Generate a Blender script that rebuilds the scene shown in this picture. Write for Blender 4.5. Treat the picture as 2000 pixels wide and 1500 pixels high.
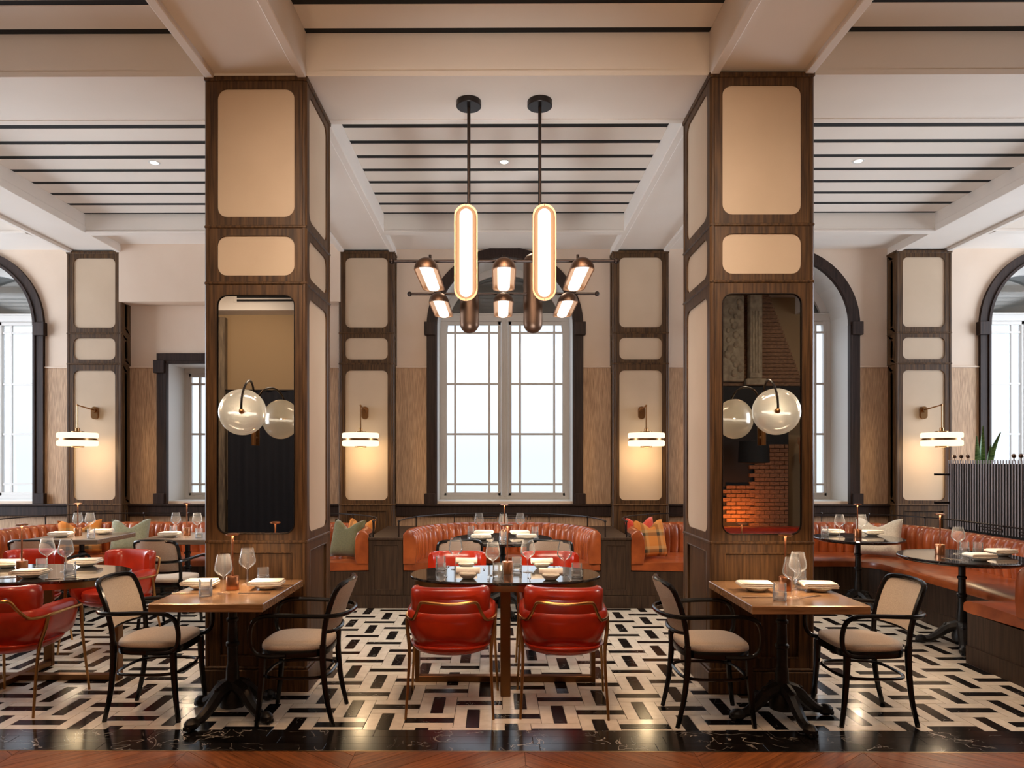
import bpy, bmesh, math, random
from mathutils import Vector, Matrix
R = random.Random(7)
C = bpy.context.scene.collection
SC = bpy.context.scene
for o in list(bpy.data.objects): bpy.data.objects.remove(o)

# ------------------------------------------------------------------ camera, world, lights, exposure
cam = bpy.data.objects.new('camera', bpy.data.cameras.new('camera')); C.objects.link(cam)
cam.location = (0, 0, 1.64); cam.rotation_euler = (math.pi/2, 0, .005)
cam.data.sensor_width = 36; cam.data.lens = 23.994
cam.data.shift_x = .01535; cam.data.shift_y = .0745
cam.data.clip_start = .05; cam.data.clip_end = 200
SC.camera = cam
SC.view_settings.view_transform = 'Standard'; SC.view_settings.look = 'None'
SC.view_settings.gamma = 1; SC.view_settings.use_curve_mapping = False
SC.view_settings.exposure = 0.12

W = bpy.data.worlds.new('world'); SC.world = W; W.use_nodes = True
nt = W.node_tree; nt.nodes.clear()
wo = nt.nodes.new('ShaderNodeOutputWorld'); bg = nt.nodes.new('ShaderNodeBackground')
tc = nt.nodes.new('ShaderNodeTexCoord'); sx = nt.nodes.new('ShaderNodeSeparateXYZ')
cr = nt.nodes.new('ShaderNodeValToRGB')          # overcast sky: brighter towards the zenith, pale ground below
cr.color_ramp.elements[0].position = 0.0; cr.color_ramp.elements[0].color = (.80, .82, .84, 1)
cr.color_ramp.elements[1].position = 1.0; cr.color_ramp.elements[1].color = (2.0, 2.15, 2.35, 1)
e = cr.color_ramp.elements.new(.50); e.color = (.78, .84, .91, 1)
mr = nt.nodes.new('ShaderNodeMapRange'); mr.inputs[1].default_value = -1; mr.inputs[2].default_value = 1
nt.links.new(tc.outputs['Generated'], sx.inputs[0]); nt.links.new(sx.outputs[2], mr.inputs[0])
nt.links.new(mr.outputs[0], cr.inputs[0]); nt.links.new(cr.outputs[0], bg.inputs[0])
bg.inputs[1].default_value = 1.18
nt.links.new(bg.outputs[0], wo.inputs[0])

def light(name, kind, loc, energy, color, size=.1, size_y=None, aim=None, spot=None, blend=.6):
    d = bpy.data.lights.new(name, kind); d.energy = energy; d.color = color
    if kind == 'AREA':
        d.shape = 'RECTANGLE' if size_y else 'DISK'; d.size = size
        if size_y: d.size_y = size_y
    else: d.shadow_soft_size = size
    if kind == 'SPOT': d.spot_size = spot; d.spot_blend = blend
    o = bpy.data.objects.new(name, d); C.objects.link(o); o.location = loc
    if aim is not None:
        o.rotation_euler = (Vector(aim)-Vector(loc)).to_track_quat('-Z', 'Y').to_euler()
    return o
WARM = (1, .58, .30); COOL = (.76, .87, 1.0); SOFT = (1, .84, .68)
# fill lights added out of view around the camera, with no fittings
light('front_ceiling_fill', 'AREA', (0.1, .2, 4.30), 22, WARM, 4.9, 1.5, aim=(0.1, 3.2, 0))  # large warm fill standing in for unseen ceiling lamps of the front bay
o = light('overhead_fill', 'AREA', (0.1, 2.2, 4.35), 44, SOFT, 4.2, .4, aim=(0.1, 7.6, .9)); o.data.spread = math.radians(75)  # added area fill without a fitting, brightens the far half of the room
for x in (-3.7, .05, 3.75):      # added fill from floor level, below the view, to brighten the far ceiling
    o = light('far_ceiling_fill', 'AREA', (x, 2.45, .22), 13 if abs(x) < 1 else 9, (.88, .95, 1), .6, .6, aim=(x, 7.0, 4.5)); o.data.spread = math.radians(48)
for x in (-2.6, .1, 2.7):      # added warm fill from below to tint the front bay ceiling
    o = light('front_bay_fill', 'AREA', (x, -.6, .3), 9, (1, .66, .36), .5, .5, aim=(x, 2.6, 4.6)); o.data.spread = math.radians(80)
light('far_wall_fill', 'SPOT', (-4.4, -.6, 4.2), 260, SOFT, .1, aim=(-4.7, -3.1, 2.9), spot=1.7, blend=.8)  # two added fills brightening the far wall seen in the column mirrors
light('far_wall_fill', 'SPOT', (4.9, -.4, 4.0), 60, SOFT, .1, aim=(4.7, -3.1, 1.9), spot=1.9, blend=.8)
# cool fill added at the windowless side walls to brighten the column sides
light('left_side_fill', 'AREA', (-9.4, 7.3, 2.6), 400, COOL, 2.8, 3.2, aim=(0, 6.6, 2.9))
light('right_side_fill', 'AREA', (9.5, 7.3, 2.6), 400, COOL, 2.8, 3.2, aim=(0, 6.6, 2.9))
# recessed downlights
for x in (-3.4, .045, 3.51):
    light('downlight_lamp', 'SPOT', (x, 6.7, 4.55), 165, (1, .82, .62), .14, aim=(x, 6.7, 0), spot=2.0, blend=.9)
for x in (-3.6, .05, 3.7):
    light('downlight_lamp', 'SPOT', (x, 3.1, 4.6), 160, WARM, .14, aim=(x, 3.9, 0), spot=1.9, blend=.9)

# ------------------------------------------------------------------ materials
def srgb(r, g, b):
    f = lambda c: (c/12.92 if c <= .04045 else ((c+.055)/1.055)**2.4)
    return tuple(f(v/255) for v in (r, g, b))
def pm(name, c1, rough=.5, metal=0, c2=None, scale=(1, 1, 1), ns=5, lo=.35, hi=.65, bump=0, coat=0, spec=.5,
       rand=0, coord='Object', veins=None, emis=None, emis_s=0, sheen=0, detail=4, croug=.05):
    m = bpy.data.materials.new(name); m.use_nodes = True; t = m.node_tree; n = t.nodes; L = t.links
    p = n['Principled BSDF']
    p.inputs['Roughness'].default_value = rough; p.inputs['Metallic'].default_value = metal
    p.inputs['Specular IOR Level'].default_value = spec
    p.inputs['Coat Weight'].default_value = coat; p.inputs['Coat Roughness'].default_value = croug
    if sheen: p.inputs['Sheen Weight'].default_value = sheen
    p.inputs['Base Color'].default_value = (*c1, 1)
    if emis:
        p.inputs['Emission Color'].default_value = (*emis, 1); p.inputs['Emission Strength'].default_value = emis_s
    col = None
    if c2 or bump or veins or rand:
        if coord == 'World': src = n.new('ShaderNodeNewGeometry').outputs['Position']
        else: src = n.new('ShaderNodeTexCoord').outputs['Object']
        oi = n.new('ShaderNodeObjectInfo')
        add = n.new('ShaderNodeVectorMath'); add.operation = 'MULTIPLY_ADD'
        L.new(oi.outputs['Random'], add.inputs[0]); add.inputs[1].default_value = (7.1, 3.3, 5.7); L.new(src, add.inputs[2])
        mp = n.new('ShaderNodeMapping'); mp.inputs['Scale'].default_value = scale; L.new(add.outputs[0], mp.inputs[0])
        nz = n.new('ShaderNodeTexNoise'); nz.inputs['Scale'].default_value = ns; nz.inputs['Detail'].default_value = detail
        L.new(mp.outputs[0], nz.inputs['Vector'])
        if c2:
            r = n.new('ShaderNodeValToRGB'); r.color_ramp.elements[0].position = lo; r.color_ramp.elements[1].position = hi
            r.color_ramp.elements[0].color = (*c1, 1); r.color_ramp.elements[1].color = (*c2, 1)
            L.new(nz.outputs['Fac'], r.inputs[0]); col = r.outputs[0]
        if veins:
            v = n.new('ShaderNodeTexNoise'); v.inputs['Scale'].default_value = veins[1]; v.inputs['Detail'].default_value = 3
            v.inputs['Distortion'].default_value = 1.2
            L.new(mp.outputs[0], v.inputs['Vector'])
            s1 = n.new('ShaderNodeMath'); s1.operation = 'SUBTRACT'; L.new(v.outputs['Fac'], s1.inputs[0]); s1.inputs[1].default_value = .5
            s2 = n.new('ShaderNodeMath'); s2.operation = 'ABSOLUTE'; L.new(s1.outputs[0], s2.inputs[0])
            r2 = n.new('ShaderNodeValToRGB'); r2.color_ramp.elements[0].color = (1, 1, 1, 1); r2.color_ramp.elements[1].color = (0, 0, 0, 1)
            r2.color_ramp.elements[0].position = 0; r2.color_ramp.elements[1].position = veins[2]; L.new(s2.outputs[0], r2.inputs[0])
            v3 = n.new('ShaderNodeTexNoise'); v3.inputs['Scale'].default_value = veins[1]*.8; L.new(src, v3.inputs['Vector'])
            r3 = n.new('ShaderNodeValToRGB'); r3.color_ramp.elements[0].position = .46; r3.color_ramp.elements[1].position = .62
            L.new(v3.outputs['Fac'], r3.inputs[0])
            mu = n.new('ShaderNodeMath'); mu.operation = 'MULTIPLY'; L.new(r2.outputs[0], mu.inputs[0]); L.new(r3.outputs[0], mu.inputs[1])
            mx = n.new('ShaderNodeMix'); mx.data_type = 'RGBA'; L.new(mu.outputs[0], mx.inputs[0])
            if col: L.new(col, mx.inputs[6])
            else: mx.inputs[6].default_value = (*c1, 1)
            mx.inputs[7].default_value = (*veins[0], 1); col = mx.outputs[2]
        if rand:
            hs = n.new('ShaderNodeHueSaturation'); mr_ = n.new('ShaderNodeMapRange')
            mr_.inputs[3].default_value = 1-rand; mr_.inputs[4].default_value = 1+rand
            L.new(oi.outputs['Random'], mr_.inputs[0]); L.new(mr_.outputs[0], hs.inputs['Value'])
            if col: L.new(col, hs.inputs['Color'])
            else: hs.inputs['Color'].default_value = (*c1, 1)
            col = hs.outputs[0]
        if col: L.new(col, p.inputs['Base Color'])
        if bump:
            b = n.new('ShaderNodeBump'); b.inputs['Strength'].default_value = bump; b.inputs['Distance'].default_value = .004
            L.new(nz.outputs['Fac'], b.inputs['Height']); L.new(b.outputs[0], p.inputs['Normal'])
    return m
def thin_glass(name, tint, refl, rough=.0, rim=0):
    m = bpy.data.materials.new(name); m.use_nodes = True; t = m.node_tree; n = t.nodes; L = t.links; n.clear()
    o = n.new('ShaderNodeOutputMaterial'); tr = n.new('ShaderNodeBsdfTransparent'); gl = n.new('ShaderNodeBsdfGlossy')
    tr.inputs[0].default_value = (*tint, 1); gl.inputs['Roughness'].default_value = rough
    lw = n.new('ShaderNodeLayerWeight'); lw.inputs[0].default_value = refl
    mx = n.new('ShaderNodeMixShader'); L.new(lw.outputs['Fresnel'], mx.inputs[0]); L.new(tr.outputs[0], mx.inputs[1]); L.new(gl.outputs[0], mx.inputs[2])
    out = mx.outputs[0]
    if rim:                                    # white mixed into the colour towards the edges, painting bright rims on the glass
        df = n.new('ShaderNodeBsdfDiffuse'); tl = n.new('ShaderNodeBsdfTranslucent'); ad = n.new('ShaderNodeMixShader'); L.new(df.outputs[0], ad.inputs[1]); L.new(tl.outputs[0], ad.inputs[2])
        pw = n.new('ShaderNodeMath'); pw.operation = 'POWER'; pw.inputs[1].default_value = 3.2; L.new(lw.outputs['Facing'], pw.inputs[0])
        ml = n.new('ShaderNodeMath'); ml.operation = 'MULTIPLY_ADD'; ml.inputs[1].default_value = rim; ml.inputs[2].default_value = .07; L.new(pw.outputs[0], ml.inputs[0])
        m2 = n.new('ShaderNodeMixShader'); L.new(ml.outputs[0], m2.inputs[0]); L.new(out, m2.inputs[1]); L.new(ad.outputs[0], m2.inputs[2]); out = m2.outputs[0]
    L.new(out, o.inputs[0]); return m
def emit(name, c, s):
    m = bpy.data.materials.new(name); m.use_nodes = True; t = m.node_tree; n = t.nodes; n.clear()
    o = n.new('ShaderNodeOutputMaterial'); e = n.new('ShaderNodeEmission'); e.inputs[0].default_value = (*c, 1); e.inputs[1].default_value = s
    t.links.new(e.outputs[0], o.inputs[0]); return m

VG = (26, 26, 1.2)
M = dict(
 oak=pm('dark_oak', srgb(54, 35, 19), .45, c2=srgb(94, 66, 39), scale=VG, ns=2.2, bump=.25, spec=.3),
 oak_base=pm('smoked_oak', srgb(50, 37, 28), .45, c2=srgb(74, 56, 43), scale=VG, ns=2.2, bump=.2, spec=.3),
 oak_top=pm('oak_tabletop', srgb(114, 82, 54), .24, c2=srgb(154, 116, 80), scale=(2, 22, 20), ns=2.2, bump=.02, coat=.35, croug=.12),
 grey_top=pm('grey_oak_tabletop', srgb(92, 80, 70), .3, c2=srgb(120, 104, 90), scale=(2, 22, 20), ns=2.2, coat=.2),
 trim=pm('window_oak', srgb(38, 26, 22), .5, c2=srgb(58, 41, 34), scale=VG, ns=2.2, bump=.15, spec=.25),
 cream=pm('cream_panel', srgb(196, 172, 146), .75, c2=srgb(202, 178, 152), ns=2.5),
 plaster=pm('wall_plaster', srgb(218, 194, 172), .8, c2=srgb(224, 202, 182), ns=1.4),
 ceil=pm('ceiling_paint', srgb(224, 213, 202), .75, c2=srgb(229, 219, 209), ns=1.1),
 gap=pm('black_gap', srgb(14, 13, 13), .8),
 paper=pm('wood_wallpaper', srgb(148, 114, 86), .7, c2=srgb(208, 172, 138), scale=(120, 120, 5), ns=1.3, lo=.30, hi=.66, detail=8),
 white=pm('window_white', srgb(214, 212, 208), .5),
 winframe=pm('window_frame_paint', srgb(196, 190, 184), .5),
 red=pm('red_leather', srgb(132, 22, 7), .28, c2=srgb(196, 50, 17), ns=4, lo=.25, hi=.68, bump=.05, coat=.35, croug=.16),
 tan=pm('cognac_leather', srgb(126, 56, 25), .30, c2=srgb(178, 92, 45), ns=5, lo=.28, hi=.66, bump=.06, coat=.3, croug=.2),
 beige=pm('beige_fabric', srgb(182, 165, 148), .85, c2=srgb(202, 186, 168), ns=180, bump=.2, sheen=.2),
 black=pm('black_lacquer', srgb(11, 9, 9), .22, spec=.4),
 iron=pm('cast_iron', srgb(20, 18, 17), .42, metal=.4, c2=srgb(34, 30, 27), ns=30, bump=.3),
 rail=pm('dark_metal', srgb(50, 44, 42), .35, metal=.8),
 brass=pm('aged_brass', srgb(160, 120, 80), .3, metal=1),
 bronze=pm('dark_bronze', srgb(96, 74, 60), .42, metal=1, c2=srgb(112, 87, 71), ns=3),
 dbronze=pm('blackened_bronze', srgb(52, 42, 38), .45, metal=.9),
 chairbrass=pm('brushed_brass', srgb(176, 130, 80), .3, metal=1),
 tbronze=pm('table_bronze', srgb(128, 92, 60), .36, metal=1),
 copper=pm('copper', srgb(190, 134, 100), .3, metal=1, c2=srgb(166, 112, 80), scale=(1, 1, .3), ns=20),
 capsule=pm('copper_capsule', srgb(200, 156, 120), .5, metal=1),
 marble=pm('black_marble_top', srgb(20, 18, 19), .08, c2=srgb(34, 31, 31), ns=4, veins=(srgb(150, 140, 130), 5, .012), coat=.5, spec=.8),
 btile=pm('black_marble_tile', srgb(12, 12, 14), .16, c2=srgb(24, 24, 26), ns=5, veins=(srgb(140, 136, 130), 5, .008), coord='World', rand=.2, spec=.10),
 bord=pm('black_marble_border', srgb(13, 12, 13), .14, c2=srgb(28, 26, 26), ns=5, veins=(srgb(196, 190, 182), 4.5, .012), coord='World', rand=.2, spec=.3),
 ctile=pm('cream_marble_tile', srgb(222, 214, 200), .2, c2=srgb(235, 228, 215), ns=14, coord='World', rand=.06, coat=.15),
 grout=pm('grout', srgb(70, 60, 50), .9),
 parquet=pm('parquet_oak', srgb(112, 64, 32), .36, c2=srgb(156, 94, 50), scale=(3, 34, 20), ns=2, rand=.2),
 bstrip=pm('brass_strip', srgb(190, 160, 120), .3, metal=1),
 mirror=pm('mirror_glass', srgb(206, 200, 190), .01, metal=1),
 linen=pm('napkin_linen', srgb(232, 222, 206), .85, c2=srgb(238, 230, 216), ns=60, bump=.15),
 china=pm('stoneware', srgb(206, 196, 178), .3, coat=.3),
 steel=pm('cutlery_steel', srgb(190, 180, 170), .2, metal=1),
 screen=pm('screen_slat', srgb(140, 134, 138), .3, c2=srgb(166, 160, 164), scale=VG, ns=2, coat=.2),
 leaf=pm('leaf_green', srgb(52, 92, 40), .45, c2=srgb(120, 150, 84), scale=(3, 3, 12), ns=6),
 pot=pm('planter', srgb(40, 34, 32), .6),
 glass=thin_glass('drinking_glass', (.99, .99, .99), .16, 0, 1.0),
 pane=thin_glass('window_pane', (.97, .985, 1.0), .12),
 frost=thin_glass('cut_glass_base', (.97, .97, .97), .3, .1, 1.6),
 fan=pm('fanlight_glass', srgb(70, 70, 66), .05, spec=1.0, coat=1.0, croug=.02),
 disc=None,
 lampwhite=emit('lamp_tube', (1, .93, .84), 1.45),
 opal=emit('opal_shade', (1, .80, .50), 1.7),
 spot=emit('downlight_lens', (1, .86, .62), 14),
 led=emit('table_lamp_led', (1, .70, .40), 10),
 fire=emit('fire_glow', (1, .27, .05), 1.4),
 brick=pm('fire_brick', srgb(92, 62, 44), .8, c2=srgb(132, 96, 66), scale=(4, 4, 16), ns=5, bump=.3),
 stone=pm('fireplace_stone', srgb(120, 104, 84), .8, c2=srgb(150, 134, 110), ns=9, bump=.4),
 dark=pm('dark_recess', srgb(20, 16, 14), .8),
 curtain=pm('black_curtain', srgb(18, 16, 24), .85),
 wall2=pm('far_wall_plaster', srgb(150, 122, 88), .8),
 post=pm('weathered_post', srgb(86, 70, 54), .8, c2=srgb(128, 108, 84), scale=(20, 20, 2), ns=2),
)
for nm, a, b, c in (('green', (92, 88, 54), (106, 102, 64), (74, 76, 68)), ('pale', (122, 126, 104), (140, 143, 120), (120, 128, 112)),
                    ('ivory', (196, 188, 170), (216, 208, 192), (160, 150, 130)), ('redc', (190, 52, 26), (206, 66, 34), (90, 30, 20))):
    M['cush_'+nm] = pm('cushion_'+nm, srgb(*a), .85, c2=srgb(*b), ns=70, bump=.15, sheen=.3)
# lit pleated-glass disc shade
def disc_mat():
    m = bpy.data.materials.new('ribbed_glass_disc'); m.use_nodes = True; t = m.node_tree; n = t.nodes; L = t.links; n.clear()
    o = n.new('ShaderNodeOutputMaterial'); tl = n.new('ShaderNodeBsdfTranslucent'); df = n.new('ShaderNodeBsdfDiffuse')
    gl = n.new('ShaderNodeBsdfGlossy'); tr = n.new('ShaderNodeBsdfTransparent')
    tl.inputs[0].default_value = (.92, .88, .78, 1); df.inputs[0].default_value = (.66, .64, .58, 1); gl.inputs['Roughness'].default_value = .12
    tr.inputs[0].default_value = (1, .95, .85, 1)
    m1 = n.new('ShaderNodeMixShader'); m1.inputs[0].default_value = .4; L.new(tl.outputs[0], m1.inputs[1]); L.new(df.outputs[0], m1.inputs[2])
    m2 = n.new('ShaderNodeMixShader'); m2.inputs[0].default_value = .62; L.new(m1.outputs[0], m2.inputs[1]); L.new(tr.outputs[0], m2.inputs[2])
    m3 = n.new('ShaderNodeMixShader'); m3.inputs[0].default_value = .16; L.new(m2.outputs[0], m3.inputs[1]); L.new(gl.outputs[0], m3.inputs[2])
    L.new(m3.outputs[0], o.inputs[0]); return m
M['disc'] = disc_mat()
# woven plaid cushion cloth
def plaid_mat():
    m = bpy.data.materials.new('plaid_wool'); m.use_nodes = True; t = m.node_tree; n = t.nodes; L = t.links
    p = n['Principled BSDF']; p.inputs['Roughness'].default_value = .9
    tc = n.new('ShaderNodeTexCoord'); sp = n.new('ShaderNodeSeparateXYZ'); L.new(tc.outputs['Object'], sp.inputs[0])
    outs = []
    for ax, f in ((0, 5.2), (2, 5.2)):
        a = n.new('ShaderNodeMath'); a.operation = 'MULTIPLY_ADD'; L.new(sp.outputs[ax], a.inputs[0]); a.inputs[1].default_value = f; a.inputs[2].default_value = .37
        b = n.new('ShaderNodeMath'); b.operation = 'FRACT'; L.new(a.outputs[0], b.inputs[0])
        r = n.new('ShaderNodeValToRGB'); r.color_ramp.interpolation = 'CONSTANT'
        r.color_ramp.elements[0].color = (*srgb(206, 128, 52), 1); r.color_ramp.elements[1].position = .62; r.color_ramp.elements[1].color = (*srgb(78, 64, 42), 1)
        e = r.color_ramp.elements.new(.82); e.color = (*srgb(196, 150, 92), 1)
        L.new(b.outputs[0], r.inputs[0]); outs.append(r.outputs[0])
    mx = n.new('ShaderNodeMix'); mx.data_type = 'RGBA'; mx.inputs[0].default_value = .45; L.new(outs[1], mx.inputs[6]); L.new(outs[0], mx.inputs[7])
    L.new(mx.outputs[2], p.inputs['Base Color']); return m
M['plaid'] = plaid_mat()

# ------------------------------------------------------------------ mesh helpers
class MB:
    def __init__(s): s.v = []; s.f = []; s.sm = []
    def add(s, vs, fs, smooth=False):
        n = len(s.v); s.v += [tuple(v) for v in vs]; s.f += [tuple(i+n for i in f) for f in fs]; s.sm += [smooth]*len(fs); return s
    def box(s, x0, x1, y0, y1, z0, z1, b=0):
        if x1 < x0: x0, x1 = x1, x0
        if y1 < y0: y0, y1 = y1, y0
        if z1 < z0: z0, z1 = z1, z0
        b = min(b, (x1-x0)*.45, (y1-y0)*.45, (z1-z0)*.45)
        if b <= 0:
            vs = [(x, y, z) for z in (z0, z1) for y in (y0, y1) for x in (x0, x1)]
            return s.add(vs, [(0, 2, 3, 1), (4, 5, 7, 6), (0, 1, 5, 4), (2, 6, 7, 3), (0, 4, 6, 2), (1, 3, 7, 5)])
        vs = []; X = (x0, x1); Y = (y0, y1); Z = (z0, z1)
        def idx(i, j, k, a): return ((i*2+j)*2+k)*3+a
        for i in (0, 1):
            for j in (0, 1):
                for k in (0, 1):
                    sx = b if i == 0 else -b; sy = b if j == 0 else -b; sz = b if k == 0 else -b
                    vs += [(X[i], Y[j]+sy, Z[k]+sz), (X[i]+sx, Y[j], Z[k]+sz), (X[i]+sx, Y[j]+sy, Z[k])]
        fs = []
        for i in (0, 1):
            q = [idx(i, 0, 0, 0), idx(i, 1, 0, 0), idx(i, 1, 1, 0), idx(i, 0, 1, 0)]; fs.append(q if i else q[::-1])
            q = [idx(0, i, 0, 1), idx(0, i, 1, 1), idx(1, i, 1, 1), idx(1, i, 0, 1)]; fs.append(q if i else q[::-1])
            q = [idx(0, 0, i, 2), idx(1, 0, i, 2), idx(1, 1, i, 2), idx(0, 1, i, 2)]; fs.append(q if i else q[::-1])
        for i in (0, 1):
            for j in (0, 1):
                fs.append([idx(i, j, 0, 0), idx(i, j, 1, 0), idx(i, j, 1, 1), idx(i, j, 0, 1)])
                fs.append([idx(i, 0, j, 0), idx(i, 1, j, 0), idx(i, 1, j, 2), idx(i, 0, j, 2)])
                fs.append([idx(0, i, j, 1), idx(1, i, j, 1), idx(1, i, j, 2), idx(0, i, j, 2)])
                for k in (0, 1): fs.append([idx(i, j, k, 0), idx(i, j, k, 1), idx(i, j, k, 2)])
        return s.add(vs, fs)
    def loft(s, rings, closed_ring=True, closed_path=False, caps=True, smooth=True):
        n = len(rings[0]); vs = [p for r in rings for p in r]; fs = []
        m = len(rings); rr = n if closed_ring else n-1
        for i in range(m if closed_path else m-1):
            a = i*n; b = ((i+1) % m)*n
            for j in range(rr):
                k = (j+1) % n; fs.append((a+j, a+k, b+k, b+j))
        s.add(vs, fs, smooth)
        if caps and closed_ring and not closed_path:
            s.add(rings[0], [tuple(range(n))[::-1]]); s.add(rings[-1], [tuple(range(n))])
        return s
    def tube(s, pts, r, n=8, closed=False, caps=True):
        P = [Vector(p) for p in pts]; m = len(P); rings = []
        up = None
        for i in range(m):
            if closed: t = P[(i+1) % m]-P[i-1]
            else: t = P[min(i+1, m-1)]-P[max(i-1, 0)]
            if t.length < 1e-9: t = Vector((0, 0, 1))
            t.normalize()
            if up is None:
                up = Vector((0, 0, 1)) if abs(t.z) < .9 else Vector((1, 0, 0))
            u = up - t*up.dot(t)
            if u.length < 1e-6: u = t.orthogonal()
            u.normalize(); w = t.cross(u); up = u
            rad = r[i] if isinstance(r, (list, tuple)) else r
            rings.append([P[i]+(u*math.cos(a)+w*math.sin(a))*rad for a in (2*math.pi*k/n for k in range(n))])
        return s.loft(rings, True, closed, caps)
    def lathe(s, prof, n=20, c=(0, 0, 0), axis='z', smooth=True):
        rings = []
        for r, z in prof:
            ring = []
            for k in range(n):
                a = 2*math.pi*k/n; x, y = r*math.cos(a), r*math.sin(a)
                q = (x, y, z) if axis == 'z' else ((x, z, y) if axis == 'y' else (z, x, y))
                ring.append((c[0]+q[0], c[1]+q[1], c[2]+q[2]))
            rings.append(ring)
        return s.loft(rings, True, False, False, smooth)
    def cyl(s, r, z0, z1, c=(0, 0), n=20, b=0):
        b = min(b, r*.5, (z1-z0)*.45)
        pr = [(0, z0), (r-b, z0), (r, z0+b), (r, z1-b), (r-b, z1), (0, z1)] if b else [(0, z0), (r, z0), (r, z1), (0, z1)]
        return s.lathe(pr, n, (c[0], c[1], 0))
    def prism(s, poly, z0, z1, axis='z', smooth=False):
        n = len(poly)
        f = {'z': lambda p, h: (p[0], p[1], h), 'y': lambda p, h: (p[0], h, p[1]), 'x': lambda p, h: (h, p[0], p[1])}[axis]
        a = [f(p, z0) for p in poly]; b = [f(p, z1) for p in poly]
        s.add(a+b, [(i, (i+1) % n, n+(i+1) % n, n+i) for i in range(n)], smooth)
        s.add(a, [tuple(range(n))[::-1]]); s.add(b, [tuple(range(n))]); return s
    def ball(s, c, r, n=10, sc=(1, 1, 1)):
        rings = []
        for i in range(n//2+1):
            p = math.pi*i/(n//2); rr = max(math.sin(p), 1e-4)
            rings.append([(c[0]+r*sc[0]*rr*math.cos(2*math.pi*k/n), c[1]+r*sc[1]*rr*math.sin(2*math.pi*k/n), c[2]+r*sc[2]*math.cos(p)) for k in range(n)])
        return s.loft(rings, True, False, False)
    def xf(s, mat):
        s.v = [tuple(mat @ Vector(v)) for v in s.v]; return s
    def build(s, name, mat, parent=None, world=True, ang=35):
        me = bpy.data.meshes.new(name)
        if parent is not None and world:
            l = parent.location
            if parent.parent is not None: l = l+parent.parent.location
            vs = [(v[0]-l.x, v[1]-l.y, v[2]-l.z) for v in s.v]
        else: vs = s.v
        me.from_pydata(vs, [], s.f); me.materials.append(mat)
        bm = bmesh.new(); bm.from_mesh(me); bmesh.ops.remove_doubles(bm, verts=bm.verts, dist=1e-6)
        bmesh.ops.recalc_face_normals(bm, faces=bm.faces); bm.to_mesh(me); bm.free()
        if any(s.sm):
            me.polygons.foreach_set('use_smooth', [True]*len(me.polygons)); me.set_sharp_from_angle(angle=math.radians(ang))
        o = bpy.data.objects.new(name, me); C.objects.link(o)
        if parent is not None: o.parent = parent
        return o
def thing(name, label, cat, loc=(0, 0, 0), rz=0, group=None):
    o = bpy.data.objects.new(name, None); C.objects.link(o); o.empty_display_size = .1
    o.location = loc; o.rotation_euler = (0, 0, rz); o['label'] = label; o['category'] = cat
    if group: o['group'] = group
    return o
def tag(o, label, cat, group=None):
    o['label'] = label; o['category'] = cat
    if group: o['group'] = group
    return o
def struct(o): o['kind'] = 'structure'; return o
def empty_struct(name, loc=(0, 0, 0)):
    o = bpy.data.objects.new(name, None); C.objects.link(o); o.location = loc; o['kind'] = 'structure'; return o
def kids(o): return list(o.children)
def dup(root, loc, rz=0, label=None, group=None):
    r = root.copy(); C.objects.link(r); r.location = loc; r.rotation_euler = (0, 0, rz)
    if label: r['label'] = label
    if group: r['group'] = group
    for ch in kids(root):
        c = ch.copy(); C.objects.link(c); c.parent = r
        for g in kids(ch):
            d = g.copy(); C.objects.link(d); d.parent = c
    return r
def smooth_path(pts, k=5, closed=False):
    P = [Vector(p) for p in pts]; n = len(P); out = []
    for i in range(n if closed else n-1):
        p0 = P[i-1] if (closed or i > 0) else P[0]*2-P[1]
        p1 = P[i]; p2 = P[(i+1) % n]
        p3 = P[(i+2) % n] if (closed or i+2 < n) else P[-1]*2-P[-2]
        for j in range(k):
            t = j/k; out.append(.5*((2*p1)+(p2-p0)*t+(2*p0-5*p1+4*p2-p3)*t*t+(3*p1-p0-3*p2+p3)*t**3))
    if not closed: out.append(P[-1])
    return out
def rrect(x0, x1, z0, z1, r, k=5):
    out = []
    for cx, cz, a0 in ((x1-r, z1-r, 0), (x0+r, z1-r, 90), (x0+r, z0+r, 180), (x1-r, z0+r, 270)):
        for i in range(k+1):
            a = math.radians(a0+90*i/k); out.append((cx+r*math.cos(a), cz+r*math.sin(a)))
    return out
def superell(a, b, p, n=40):
    out = []
    for i in range(n):
        t = 2*math.pi*i/n; c, s_ = math.cos(t), math.sin(t)
        out.append((a*math.copysign(abs(c)**(2/p), c), b*math.copysign(abs(s_)**(2/p), s_)))
    return out

# ------------------------------------------------------------------ room shell
YW = 9.10; ZB = 4.37; ZC = 4.60; ZF = 4.66
XL, XR, YB = -9.6, 9.8, -3.1
fl = struct(MB().box(XL, XR, YB, YW+.6, -.12, -.012).build('floor', M['grout']))
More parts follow.
